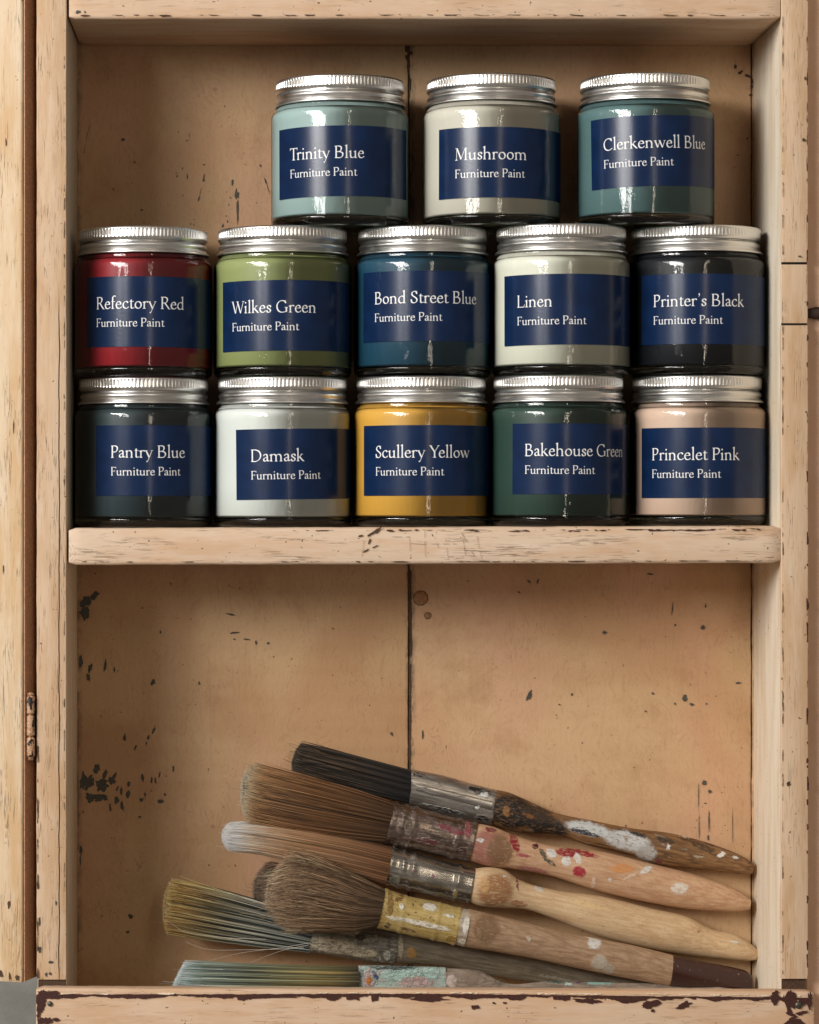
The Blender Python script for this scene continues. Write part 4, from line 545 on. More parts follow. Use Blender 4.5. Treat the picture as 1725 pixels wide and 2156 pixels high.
def glyph_mesh(ch):
    "one letter as flat triangles, in units of a thousandth of an em"
    if ch not in GM:
        cu = bpy.data.curves.new('t', 'CURVE'); cu.dimensions = '2D'; cu.fill_mode = 'BOTH'
        for q in GL[ch][1]:
            n = len(q) // 2; sp = cu.splines.new('POLY'); sp.points.add(n - 1); sp.use_cyclic_u = True
            sp.points.foreach_set('co', [c for j in range(n) for c in (q[2 * j] * .01, q[2 * j + 1] * .01, 0.0, 1.0)])
        ob = bpy.data.objects.new('t', cu); col.objects.link(ob)
        dg = bpy.context.evaluated_depsgraph_get(); dg.update(); me = bpy.data.meshes.new_from_object(ob.evaluated_get(dg))
        flip = sum(p.normal.z for p in me.polygons) < 0
        GM[ch] = ([(v.co.x * 100, v.co.y * 100) for v in me.vertices], [tuple(p.vertices)[::-1] if flip else tuple(p.vertices) for p in me.polygons])
        bpy.data.objects.remove(ob); bpy.data.meshes.remove(me)
    return GM[ch]
def set_text(V, F, s_, x, y, sz, squeeze=1.0):
    k = sz / 650.0
    for i, ch in enumerate(s_):
        if ch == ' ': x += 225 * k * squeeze; continue
        gv, gf = glyph_mesh(ch); b = len(V); V += [(x + p * k * squeeze, y + q * k) for p, q in gv]; F += [tuple(b + c for c in f) for f in gf]
        nx = s_[i + 1] if i + 1 < len(s_) else ' '
        kern = {'T': 75, 'F': 70, 'P': 60, 'W': 60, 'Y': 75, 'r': 10}.get(ch, 0) if nx.islower() else 0
        if ch in 'PF' and nx in 'ru': kern = 25
        x += (GL[ch][0] - 14 - kern) * k * squeeze
TX = {'Pantry Blue': 234, 'Damask': 529, 'Scullery Yellow': 792, 'Bakehouse Green': 1106, 'Princelet Pink': 1374, 'Refectory Red': 204, 'Wilkes Green': 490, 'Bond Street Blue': 790, 'Linen': 1090,
      "Printer's Black": 1377, 'Trinity Blue': 612, 'Mushroom': 959, 'Clerkenwell Blue': 1272}   # where the lettering starts (px)
def angle_at(px, X, dep):
    "the angle round a jar (0 = towards the front) whose surface point stands at px in the photograph"
    lo, hi = -1.4, 1.2
    for _ in range(40):
        m = (lo + hi) / 2; q = VX + K * (X + JR * math.sin(m)) / (CAM_D + dep - JR * math.cos(m))
        if q < px: lo = m
        else: hi = m
    return (lo + hi) / 2
def lettering(title, a0, z1, tilt, X, dep):
    R = JR + 0.06; x0 = math.radians(a0) * R; V = []; F = []; xt = angle_at(TX[title], X, dep) * R - 0.3
    set_text(V, F, title, xt, z1 - 14.3, 5.35, 0.93 if title.startswith('Bakehouse') else 0.955)
    set_text(V, F, 'Furniture Paint', xt + 0.1, z1 - 22.1, 3.72, 0.975)
    z0 = z1 - 31; W = []
    for x, z in V:
        xx = x - tilt * (z - (z0 + z1) / 2); zz = z + tilt * (x - x0 - 25)
        W.append(bend(xx / R * (R + .16), zz, R + 0.16))
    o = mesh('lettering', W, F, M['print']); return keep(o)

ROWS = [  # title, colour, centre px, depth, label left px, label top (mm below lid top), tilt, label text, paint top
    (0, 'Pantry Blue', '#313f44', 303, 40, 203, 21.5, 0.0, 'jar of dark slate grey-blue paint at the left end of the bottom row', 52.7),
    (0, 'Damask', '#e4e8e2', 595, 39, 498, 23.3, 0.012, 'jar of pale cool white paint standing on the shelf between the slate and yellow jars', 52.7),
    (0, 'Scullery Yellow', '#dba544', 887, 39, 767, 21.9, 0.0, 'jar of mustard yellow paint in the middle of the bottom row', 52.7),
    (0, 'Bakehouse Green', '#30473f', 1176, 35, 1080, 21.5, -0.004, 'jar of dark bottle green paint standing on the shelf beside the yellow jar', 52.7),
    (0, 'Princelet Pink', '#dcbca6', 1468, 42, 1352, 23.3, 0.0, 'jar of pale dusty pink paint at the right end of the bottom row', 52.2),
    (1, 'Refectory Red', '#96202a', 302, 40, 183, 22.6, -0.006, 'jar of deep red paint at the left end of the middle row', 52.2),
    (1, 'Wilkes Green', '#929b64', 595, 40, 470, 24.5, 0.003, 'jar of olive green paint in the middle row under a pale blue jar', 52.7),
    (1, 'Bond Street Blue', '#1f475c', 890, 42, 766, 20.4, 0.0, 'jar of deep teal blue paint in the centre of the middle row', 52.7),
    (1, 'Linen', '#f0efdc', 1182, 36, 1063, 22.5, 0.002, 'jar of creamy off-white paint in the middle row on the bottle green jar', 53.2),
    (1, "Printer's Black", '#14181e', 1466, 43.5, 1352, 22.0, -0.004, 'jar of black paint at the right end of the middle row', 52.7),
    (2, 'Trinity Blue', '#9bb3b1', 716, 40, 589, 23.3, 0.006, 'jar of pale blue-green paint at the left end of the top row', 53.2),
    (2, 'Mushroom', '#cfcabb', 1034.5, 39, 925, 24.2, -0.004, 'jar of warm grey-beige paint in the middle of the top row', 53.2),
    (2, 'Clerkenwell Blue', '#597677', 1358, 38, 1246, 19.6, 0.022, 'jar of mid sea-green blue paint at the right end of the top row', 53.2),
]
BASE_Z = -7.0 + 0.44
first = None
rj = random.Random(5)
for row, title, hx_, cx, dep, lleft, ltop, tilt, lab, ptop in ROWS:
    X = at(cx, 0, dep)[0]; Z = BASE_Z + row * JH + SLOPE * (X - 50) + 0.02 * row
    if abs(SLOPE) > 0: Z += 0.0
    t = thing('paint_jar', lab, 'jar', (X, dep, Z), 'jars of furniture paint stacked on the shelf')
    t.rotation_euler = (0, 0, 0)
    spin = rj.uniform(0, 6.28)
    link('glass', ME_glass, t); link('glass_base', ME_base, t).rotation_euler.z = rj.uniform(0, 6)
    lid = link('lid', ME_lid, t); lid.rotation_euler = (0, 0, spin); 
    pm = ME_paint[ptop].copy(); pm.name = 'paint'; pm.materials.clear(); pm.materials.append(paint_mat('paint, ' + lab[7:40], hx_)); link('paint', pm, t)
    a0 = math.degrees(angle_at(lleft, X, dep))
    z1 = JH - ltop
    V, F = label_mesh(a0, 71.5, z1 - 31, z1, tilt)
    lb = mesh('label', V, F, M['label'], t, smooth=True); lb.data.set_sharp_from_angle(angle=math.radians(40))
    link('lettering', lettering(title, a0, z1, tilt, X, dep), lb)

# ---------------------------------------------------------------- brushes
YK = 0.82    # the heap fills the depth between the rail and the back boards
def spots_mat(name, base, dark, o_at, spots, grain='x', rough=0.5, metal=0.0, noise_layers=(), ang=0, bump=0.15, amp=1.0, stripe=0.06):
    """wood or metal under blots of dried paint; spots = (px, py, rx, ry, angle, colour) in the photograph, o_at = the thing's depth and origin"""
    dep, org = o_at; dep *= YK
    s = NT(name); p = s.mm()
    rot = s.n('ShaderNodeVectorRotate'); rot.rotation_type = 'Y_AXIS'; s.set(rot.inputs['Vector'], p); rot.inputs['Angle'].default_value = math.radians(ang)
    g = s.vec(rot.outputs[0], (stripe, 1, 1))
    c = s.mix(s.rng(s.noise(g, 0.9, 4, 0.6), 0.35, 0.68), base, dark)
    fl = s.rng(s.noise(s.vec(rot.outputs[0], (0.16, 1, 1), (5, 5, 5)), 1.8, 2), 0.63, 0.72, 0, 0.45)
    c = s.mix(fl, c, tuple(v * 0.55 for v in dark[:3]) + (1,))
    c = s.mix(s.rng(s.noise(p, 0.12, 4, 0.6), 0.45, 0.7, 0, 0.4), c, dark)
    d = s.distort(p, amp, 0.55); d = s.distort(d, amp * 0.35, 2.0)
    h = s.math('MULTIPLY', s.noise(g, 1.2, 3), 0.4)
    mt = metal; ro = rough
    for (sc_, lo, hi, k, colr, st, off) in noise_layers:
        m_ = s.math('MULTIPLY', s.rng(s.noise(s.vec(rot.outputs[0], (st, 1, 1), (off, off * 2, off)), sc_, 4, 0.65), lo, hi), k)
        c = s.mix(m_, c, colr); h = s.math('ADD', h, s.math('MULTIPLY', m_, 0.8))
        if metal: mt = s.math('MULTIPLY', mt, s.math('SUBTRACT', 1.0, m_)); 
        if metal: ro = s.math('ADD', ro, s.math('MULTIPLY', m_, 0.3))
    for (px, py, rx, ry, an, colr) in spots:
        X, _, Z = at(px, py, dep); sc_ = (CAM_D + dep) / K
        b = s.blob(d, X - org[0], Z - org[2], rx * sc_, ry * sc_, an)
        wear = s.rng(s.noise(s.vec(rot.outputs[0], (0.35, 1, 1), (px, 0, py)), 1.1, 4, 0.7), 0.34, 0.52, 0.25, 1.0)
        b = s.math('MULTIPLY', b, wear)
        c = s.mix(b, c, colr); h = s.math('ADD', h, b)
        if metal: mt = s.math('MULTIPLY', mt, s.math('SUBTRACT', 1.0, b))
    c = s.mix(s.rng(s.noise(p, 0.9, 5, 0.75), 0.52, 0.75, 0, 0.40), c, srgb('#4b3a2c'))
    return s.fin(c, ro, mt, normal=s.bump(h, bump, 0.9), **{'Specular IOR Level': 0.45})

def resample(pts, n):
    P = np.array(pts, float); d = np.r_[0, np.cumsum(np.hypot(*np.diff(P, axis=0).T))]
    t = np.linspace(0, d[-1], n)
    # smooth (monotone-ish) interpolation
    m = np.gradient(P, d, axis=0) if len(P) > 2 else np.repeat((P[1] - P[0])[None] / d[-1], 2, 0)
    k = np.clip(np.searchsorted(d, t, side='right') - 1, 0, len(P) - 2); h = d[k + 1] - d[k]; u = ((t - d[k]) / h)[:, None]; h = h[:, None]
    return (2 * u**3 - 3 * u**2 + 1) * P[k] + (u**3 - 2 * u**2 + u) * h * m[k] + (-2 * u**3 + 3 * u**2) * P[k + 1] + (u**3 - u**2) * h * m[k + 1]

def loft(name, up, lo, y0, y1, org, mat, parent, n=40, m=32, ratio=0.8, rings=(), dmax=None, power=2.0, end_round=0.0, both=True, ratio1=None, dent=0.0, seed=0):
    """a solid whose outline in the picture runs between the upper and lower edge lines (px) at depth y0 -> y1"""
    y0 *= YK; y1 *= YK; ratio *= .9
    U = resample(up, n); Lw = resample(lo, n); V = []; F = []
    for i in range(n):
        f = i / (n - 1); y = y0 + (y1 - y0) * f
        a = at(U[i][0], U[i][1], y); b = at(Lw[i][0], Lw[i][1], y)
        c = Vector(((a[0] + b[0]) / 2, y, (a[2] + b[2]) / 2)); hv = Vector((a[0] - b[0], 0, a[2] - b[2])) / 2
        R_ = ratio if ratio1 is None else ratio + (ratio1 - ratio) * f
        hw = hv.length; s_ = 1.0
        for (fr, w_, amp) in rings: s_ += amp / hw * math.exp(-((f - fr) / w_) ** 2)
        if end_round:
            e = min(f, 1 - f) if both else (1 - f); e2 = e * n
            if e2 < 3: s_ *= 1 - end_round * (1 - e2 / 3) ** 2
        dpt = hw * R_
        if dmax: dpt = min(dpt, dmax)
        for k in range(m):
            t = 2 * math.pi * k / m; ct, st = math.cos(t), math.sin(t)
            e = 2 / power; ct = math.copysign(abs(ct) ** e, ct); st = math.copysign(abs(st) ** e, st)
            dn = 1 + dent * fbm(f * 7 + seed, t * 1.2, seed)
            q = c + hv * (ct * s_ * dn) + Vector((0, -1, 0)) * (st * dpt * s_ * dn)
            V.append((q.x - org[0], q.y - org[1], q.z - org[2]))
    for i in range(n - 1):
        for k in range(m): F.append((i * m + k, (i + 1) * m + k, (i + 1) * m + (k + 1) % m, i * m + (k + 1) % m))
    F.append(tuple(range(m))); F.append(tuple((n - 1) * m + k for k in range(m))[::-1])
    o = mesh(name, V, F, mat, parent, smooth=True); o.data.set_sharp_from_angle(angle=math.radians(45)); return o

def bristle_mat(name, rough=0.5):
    s = NT(name); a = s.n('ShaderNodeAttribute', attribute_name='tint'); 
    return s.fin(a.outputs['Color'], rough, **{'Specular IOR Level': 0.35})
M['bristle'] = bristle_mat('brush hair')
def lerp_cols(stops, t):
    ts = np.array([s_[0] for s_ in stops]); cs = np.array([s_[1][:3] for s_ in stops])
    return np.stack([np.interp(t, ts, cs[:, k]) for k in range(3)], -1)
def bristles(name, st, y0, y1, depth, org, parent, N, stops, stops2, rad=0.13, seed=0, tip_round=0.08, curl=0.5, stray=0.02, stray_len=0.05, var=0.35, mixlen=None, clump=0.0):
    """thousands of separate hairs; st = stations (ux,uy,lx,ly) px from the ferrule (0) to the tip; stops = colour along the hair"""
    y0 *= YK; y1 *= YK; depth = [q * .88 for q in depth]
    r = np.random.default_rng(seed); S = len(st); T = 9
    u = r.random(N); ph = r.random(N) * 2 * np.pi; rad_n = np.sqrt(u)
    a = rad_n * np.cos(ph); b = rad_n * np.sin(ph)
    # station frames
    C0 = []; H = []; 
    for i, (ux, uy, lx, ly) in enumerate(st):
        y = y0 + (y1 - y0) * i / (S - 1); A = np.array(at(ux, uy, y)); B = np.array(at(lx, ly, y)); C0.append((A + B) / 2); H.append((A - B) / 2)
    C0 = np.array(C0); H = np.array(H); dp = np.array(depth)
    s_len = 1 - tip_round * rad_n ** 2.5 - np.abs(r.normal(0, 0.018, N)) + 0.0
    short = r.random(N) < 0.10; s_len[short] *= r.uniform(0.75, 1, short.sum())
    tt = np.linspace(0, 1, T)[None, :] * s_len[:, None]           # N x T
    ts = np.linspace(0, 1, S)
    def interp(arr): return np.stack([np.interp(tt, ts, arr[:, k]) for k in range(3)], -1)
    C = interp(C0); Hh = interp(H); Dd = np.interp(tt, ts, dp)
    da = r.normal(0, 0.05 * curl, N)[:, None] * tt ** 2 * 2; db = r.normal(0, 0.06 * curl, N)[:, None] * tt ** 2
    if clump:
        kx = np.round(a * clump) / clump; da = da + (kx - a)[:, None] * 0.35 * tt
    P = C + Hh * (a[:, None] + da)[..., None] + np.array([0, -1, 0]) * (Dd * (b[:, None] + db))[..., None]
    # wiggle and stray hairs
    w1 = r.normal(0, 0.25 * curl, (N, 1, 3)) * np.sin(tt * r.uniform(2, 6, (N, 1)) + r.uniform(0, 6, (N, 1)))[..., None]; w1[..., 1] *= 0.6
    P = P + w1 * tt[..., None] ** 0.5
    ns = int(N * stray)
    if ns:
        k = r.choice(N, ns, replace=False); dirv = r.normal(0, 1, (ns, 1, 3)) * 5.5 * stray_len / 0.05; dirv[..., 1] = -np.abs(dirv[..., 1]) * 0.7
        P[k] += dirv * (tt[k] ** 2)[..., None]
    tan = np.gradient(P, axis=1); tan /= np.linalg.norm(tan, axis=-1, keepdims=True) + 1e-9
    n1 = np.cross(tan, np.array([0, 1.0, 0.15])); n1 /= np.linalg.norm(n1, axis=-1, keepdims=True) + 1e-9; n2 = np.cross(tan, n1)
    taper = (1 - 0.65 * (tt / s_len[:, None]) ** 3)[..., None] * (rad * r.uniform(0.7, 1.35, (N, 1, 1)))
    ring = [P + (n1 * math.cos(q) + n2 * math.sin(q)) * taper for q in (math.pi / 2, math.pi * 7 / 6, math.pi * 11 / 6)]
    V = np.stack(ring, 2).reshape(-1, 3) - np.array(org)
    i0 = (np.arange(N)[:, None, None] * T + np.arange(T - 1)[None, :, None]) * 3 + np.arange(3)[None, None, :]
    i1 = (np.arange(N)[:, None, None] * T + np.arange(T - 1)[None, :, None]) * 3 + (np.arange(3)[None, None, :] + 1) % 3
    Fq = np.stack([i0, i1, i1 + 3, i0 + 3], -1).reshape(-1, 4)
    me = bpy.data.meshes.new(name); me.vertices.add(len(V)); me.vertices.foreach_set('co', (V * MM).ravel())
    me.loops.add(Fq.size); me.loops.foreach_set('vertex_index', Fq.ravel()); me.polygons.add(len(Fq)); me.polygons.foreach_set('loop_start', np.arange(len(Fq)) * 4)
    me.polygons.foreach_set('use_smooth', np.ones(len(Fq), bool)); me.update(calc_edges=True)
    tc = tt + r.normal(0, 0.03, (N, 1)); c1 = lerp_cols(stops, tc); c2 = lerp_cols(stops2, tc); sel = (r.random((N, 1, 1)) < 0.4)
    if clump: sel = (np.sin(a * 23 + b * 7) + r.normal(0, .5, N) > 0.3)[:, None, None]
    cc = 1.30 * np.where(sel, c2, c1) * np.exp(r.normal(0, var, (N, 1, 1)))
    cc = np.clip(np.repeat(cc[:, :, None, :], 3, 2).reshape(-1, 3), 0, 0.95)
    at_ = me.color_attributes.new('tint', 'FLOAT_COLOR', 'POINT'); at_.data.foreach_set('color', np.c_[cc, np.ones(len(cc))].ravel().astype(np.float32))
    me.materials.append(M['bristle']); o = link(name, me, parent); o['kind'] = 'stuff'
    return o
def core(st, y0, y1, org, parent, colr, ratio, ratio1, k=0.86):
    up = [((u_[0] + u_[2]) / 2 + (u_[0] - u_[2]) / 2 * k, (u_[1] + u_[3]) / 2 + (u_[1] - u_[3]) / 2 * k) for u_ in st]
    lo = [((u_[0] + u_[2]) / 2 - (u_[0] - u_[2]) / 2 * k, (u_[1] + u_[3]) / 2 - (u_[1] - u_[3]) / 2 * k) for u_ in st]
    f = 0.86
    up[-1] = tuple(up[-2][i] + (up[-1][i] - up[-2][i]) * f for i in (0, 1)); lo[-1] = tuple(lo[-2][i] + (lo[-1][i] - lo[-2][i]) * f for i in (0, 1))
    s = NT('packed hair'); p = s.mm(); s.fin(s.mix(s.rng(s.noise(s.vec(p, (0.05, 1, 1)), 2.5, 3), 0.3, 0.7), tuple(v * .5 for v in colr[:3]) + (1,), colr), 0.8)
    o = loft('hair_core', up, lo, y0, y1, org, s.m, parent, n=16, m=24, ratio=ratio * k, ratio1=ratio1 * k, end_round=0.5); o['kind'] = 'stuff'; return o
BR = 'old paint brushes lying in the lower compartment'
W_, GRY = srgb('#d8d8d4'), srgb('#8d8f8e')
def origin(px, py, y): return at(px, py, y)

# A: dark bristles, split steel ferrule, black and white blotched handle (top of the heap)
org = origin(1045, 1700, 74 * YK); b = thing('paint_brush', 'brush with black bristles and black and white blotched handle, topmost of the heap', 'paint brush', org, BR)
st = [(867, 1622, 862, 1692), (760, 1594, 745, 1665), (690, 1577, 670, 1644), (626, 1563, 607, 1624)]
core(st, 74, 66, org, b, srgb('#1d1a18'), .7, .7)
bristles('bristles', st, 74, 66, [6.5, 6.8, 7, 7], org, b, 2600, [(0, srgb('#1c1a19')), (.5, srgb('#2b2825')), (.9, srgb('#3a342f')), (1, srgb('#45403a'))], [(0, srgb('#232427')), (.6, srgb('#5b4a3b')), (1, srgb('#5d5347'))], seed=1, tip_round=.04, curl=.6, stray=.025, stray_len=.03, clump=7, var=.6)
up = [(866, 1620), (930, 1632), (1000, 1652), (1046, 1664)]; lo = [(861, 1694), (920, 1712), (980, 1728), (1034, 1737)]
mt = spots_mat('steel ferrule with dark tar', srgb('#c2bdb6'), srgb('#8a847d'), (74, org), [(1010, 1664, 34, 8, -14, srgb('#24211f')), (1020, 1672, 12, 6, 0, W_), (930, 1702, 60, 5, -13, srgb('#2a2522')), (1015, 1722, 20, 8, -10, srgb('#2b2320')), (1004, 1698, 6, 5, 0, W_), (880, 1630, 16, 5, -10, srgb('#2e2b28'))],
               rough=.30, metal=.85, ang=-13, noise_layers=[(.35, .55, .68, .8, srgb('#2c2826'), .3, 4)], bump=.2)
fe = loft('ferrule', up, lo, 74, 75, org, mt, b, n=30, ratio=.72, rings=[(.02, .02, .35), (.97, .02, .3)], power=2.4, dent=.02)
loft('ferrule_ridge', [(878, 1650), (950, 1667), (1038, 1688)], [(876, 1664), (948, 1683), (1035, 1705)], 67.4, 67.4, org, mt, b, n=14, m=16, ratio=.35)
up = [(1044, 1663), (1070, 1668), (1099, 1680), (1172, 1712), (1244, 1727), (1330, 1744), (1415, 1755), (1501, 1778), (1560, 1801), (1588, 1816)]
lo = [(1034, 1735), (1068, 1747), (1103, 1754), (1172, 1757), (1227, 1776), (1313, 1797), (1394, 1823), (1458, 1829), (1530, 1838), (1584, 1843)]
mt = spots_mat('worn wood with black and white paint', srgb('#8f6a44'), srgb('#5f4128'), (75, org),
    [(1075, 1708, 60, 42, -12, srgb('#1d1917')), (1150, 1740, 55, 26, -15, srgb('#221e1b')), (1130, 1712, 40, 18, -20, srgb('#3a2c22')), (1065, 1706, 10, 14, 0, srgb('#8a6137')), (1112, 1716, 18, 5, -20, srgb('#7d5026')),
     (1175, 1706, 16, 6, -25, W_), (1240, 1745, 60, 17, -12, srgb('#bfc2c2')), (1320, 1770, 60, 24, -12, srgb('#c0c1c0')), (1360, 1795, 26, 22, -10, srgb('#a9a5a0')), (1230, 1752, 40, 5, -15, srgb('#30343a')), (1345, 1757, 26, 5, -15, srgb('#2c2b2c')),
     (1400, 1768, 24, 6, -12, srgb('#3a2e28')), (1385, 1812, 10, 5, -20, srgb('#6e2f3c')), (1406, 1782, 6, 5, 40, W_), (1440, 1760, 18, 3, -15, W_), (1470, 1803, 14, 3, -5, srgb('#b3a691')), (1518, 1800, 12, 6, 20, W_), (1480, 1784, 30, 8, -20, srgb('#4c3825')), (1550, 1806, 10, 4, -20, W_)],
    ang=-12, noise_layers=[(.25, .54, .64, .7, srgb('#33271e'), .3, 9), (.5, .60, .68, .6, srgb('#a9a49c'), .25, 14)], amp=1.6)
loft('handle', up, lo, 75, 79, org, mt, b, n=60, ratio=.78, end_round=.25, both=False)

# B: brown bristles with pale tips, ringed ferrule, pink stained handle
org = origin(1000, 1772, 62 * YK); b = thing('paint_brush', 'brush with brown bristles fading to beige and a red and white spotted handle', 'paint brush', org, BR)
st = [(832, 1690, 808, 1776), (740, 1660, 700, 1768), (640, 1632, 600, 1755), (560, 1612, 535, 1742), (508, 1598, 503, 1728)]
core(st, 60, 48, org, b, srgb('#3c2a1d'), .75, .7)
bristles('bristles', st, 60, 48, [8, 9, 10, 10.5, 11], org, b, 4200, [(0, srgb('#4a3424')), (.45, srgb('#6b4c33')), (.75, srgb('#a07a58')), (.90, srgb('#cbb190')), (1, srgb('#e6d8c0'))], [(0, srgb('#35271e')), (.5, srgb('#7d5a3a')), (.8, srgb('#b38d64')), (1, srgb('#ddceb2'))], seed=2, tip_round=.13, curl=.5, stray=.012, stray_len=.03, var=.42)
up = [(831, 1688), (900, 1706), (960, 1722), (1006, 1733)]; lo = [(808, 1777), (870, 1790), (930, 1804), (986, 1815)]
mt = spots_mat('dull ferrule with dried dark red paint', srgb('#a39489'), srgb('#6b5c55'), (60, org), [(950, 1745, 40, 8, -20, srgb('#7a3a42')), (900, 1770, 30, 8, -10, srgb('#57302f')), (985, 1745, 8, 22, 0, srgb('#8d4249')), (970, 1790, 16, 10, 0, srgb('#3b2a27')), (860, 1740, 10, 18, 0, srgb('#5a4a3e'))],
               rough=.28, metal=.9, ang=-13, noise_layers=[(.3, .5, .66, .7, srgb('#4c312e'), .6, 2), (.9, .6, .7, .6, srgb('#9c8a80'), .8, 7)], bump=.25)
loft('ferrule', up, lo, 61, 63, org, mt, b, n=40, ratio=.85, rings=[(.03, .025, .4), (.14, .03, .85), (.27, .03, .85), (.80, .03, .8), (.98, .02, .35)], dent=.015)
up = [(1001, 1733), (1040, 1741), (1074, 1755), (1159, 1780), (1266, 1793), (1373, 1819), (1479, 1846), (1540, 1868), (1582, 1890)]
lo = [(988, 1813), (1030, 1824), (1074, 1829), (1159, 1844), (1245, 1872), (1373, 1902), (1458, 1915), (1530, 1919), (1578, 1920)]
RD = srgb('#8f1f2d')
mt = spots_mat('beech handle stained pink', srgb('#cfab8a'), srgb('#b78d6c'), (66, org),
    [(1025, 1785, 42, 50, 0, srgb('#a06a5e')), (1050, 1788, 34, 40, 0, srgb('#87674a')), (1082, 1772, 10, 24, 20, RD), (1100, 1798, 20, 4, -10, srgb('#a8555a')), (1126, 1780, 8, 6, 0, srgb('#4e1c22')), (1190, 1796, 26, 9, -12, RD), (1225, 1796, 44, 6, -12, RD), (1218, 1834, 17, 14, -20, srgb('#a12a38')),
     (1160, 1795, 14, 10, -30, W_), (1192, 1812, 12, 12, 0, W_), (1216, 1806, 8, 14, 20, W_), (1142, 1797, 6, 18, 30, srgb('#54503f')), (1158, 1814, 14, 5, -30, srgb('#3f433b')), (1362, 1832, 17, 7, 25, W_), (1328, 1844, 22, 4, 25, srgb('#d5b9a0')), (1432, 1871, 23, 14, 5, srgb('#dcd3c8')),
     (1284, 1852, 6, 4, 0, W_), (1250, 1858, 5, 16, 0, srgb('#d8bba8')), (1310, 1828, 30, 12, 0, srgb('#cf8f58')), (1120, 1830, 40, 8, -12, srgb('#a9706a')), (1010, 1765, 10, 5, 0, W_), (1500, 1850, 10, 3, -10, W_), (1032, 1745, 14, 5, -15, srgb('#7a3038'))], ang=-12)
loft('handle', up, lo, 63, 79, org, mt, b, n=60, ratio=.85, end_round=.3, both=False)

# C: white tipped brown filaments, shiny steel ferrule, clean handle
org = origin(1000, 1864, 60 * YK); b = thing('paint_brush', 'brush with white-tipped brown bristles and a clean pale wood handle', 'paint brush', org, BR)
st = [(826, 1784, 812, 1862), (740, 1764, 730, 1840), (640, 1746, 620, 1816), (560, 1735, 540, 1798), (500, 1730, 490, 1792), (466, 1736, 466, 1784)]
core(st, 58, 44, org, b, srgb('#4a2f20'), .75, .75)
bristles('bristles', st, 58, 44, [8, 8, 8, 8, 8, 7], org, b, 3600, [(0, srgb('#6a4a32')), (.45, srgb('#8d6a4c')), (.66, srgb('#b89f86')), (.76, srgb('#e0d8d2')), (1, srgb('#f2f2f0'))], [(0, srgb('#5d3d2a')), (.5, srgb('#b0906f')), (.68, srgb('#d6c5b2')), (.8, srgb('#ece6e2')), (1, srgb('#f5f5f3'))], seed=3, tip_round=.09, curl=.35, stray=.01, stray_len=.02, var=.4)
up = [(825, 1783), (890, 1800), (950, 1817), (1002, 1830)]; lo = [(811, 1863), (870, 1878), (930, 1892), (986, 1903)]
mt = spots_mat('bright steel ferrule', srgb('#d3cdc4'), srgb('#8f8a80'), (60, org), [(910, 1842, 5, 4, 0, srgb('#99435a')), (872, 1828, 4, 3, 0, srgb('#8c4a55')), (925, 1883, 20, 7, -10, srgb('#6b5a33')), (830, 1850, 12, 12, 0, srgb('#5a5646')), (958, 1880, 6, 12, 0, srgb('#807045'))],
               rough=.24, metal=.95, ang=-13, noise_layers=[(.3, .58, .7, .5, srgb('#4f4b42'), .5, 3)], bump=.12)
loft('ferrule', up, lo, 59, 61, org, mt, b, n=40, ratio=.85, rings=[(.02, .02, .35), (.16, .025, .65), (.28, .025, .65), (.82, .025, .7), (.98, .02, .3)], dent=.02)
up = [(999, 1829), (1030, 1826), (1061, 1831), (1095, 1853), (1159, 1872), (1266, 1887), (1373, 1913), (1458, 1934), (1501, 1957), (1544, 1966), (1597, 1997)]
lo = [(988, 1900), (1010, 1908), (1031, 1911), (1116, 1917), (1159, 1932), (1245, 1966), (1373, 1998), (1430, 2008), (1479, 2015), (1530, 2020), (1592, 2025)]
mt = spots_mat('pale beech handle', srgb('#d6bb96'), srgb('#c2a17a'), (64, org),
    [(1040, 1872, 44, 42, 0, srgb('#9c6f4a')), (1018, 1860, 14, 20, 0, srgb('#c79d6c')), (1088, 1861, 3, 16, 5, srgb('#8c4a48')), (1135, 1871, 12, 5, -20, W_), (1062, 1842, 6, 3, 0, W_), (1554, 1988, 12, 2.5, -12, W_), (1090, 1900, 22, 8, -10, srgb('#a97c58')), (1240, 1905, 40, 8, -12, srgb('#d8b888')), (1474, 1964, 4, 3, 0, srgb('#9c7440'))], ang=-12)
loft('handle', up, lo, 61, 79, org, mt, b, n=70, ratio=.85, end_round=.25, both=False)

# G: a soft brush half hidden at the back
org = origin(620, 1880, 78 * YK); b = thing('paint_brush', 'soft brown brush mostly hidden behind the fluffy mop brush', 'paint brush', org, BR)
st = [(690, 1860, 690, 1935), (630, 1832, 630, 1935), (575, 1815, 572, 1930), (532, 1826, 528, 1918)]
bristles('bristles', st, 76, 74, [7, 8, 9, 9], org, b, 1700, [(0, srgb('#4a3b2f')), (1, srgb('#7d6a58'))], [(0, srgb('#3a2f26')), (1, srgb('#8a7866'))], seed=4, tip_round=.2, curl=.7, stray=.01)
core(st, 76, 74, org, b, srgb('#3a2e25'), .75, .75)
loft('ferrule', [(700, 1858), (790, 1872)], [(700, 1932), (790, 1938)], 76, 76, org, M['nail'], b, n=8, ratio=.8)

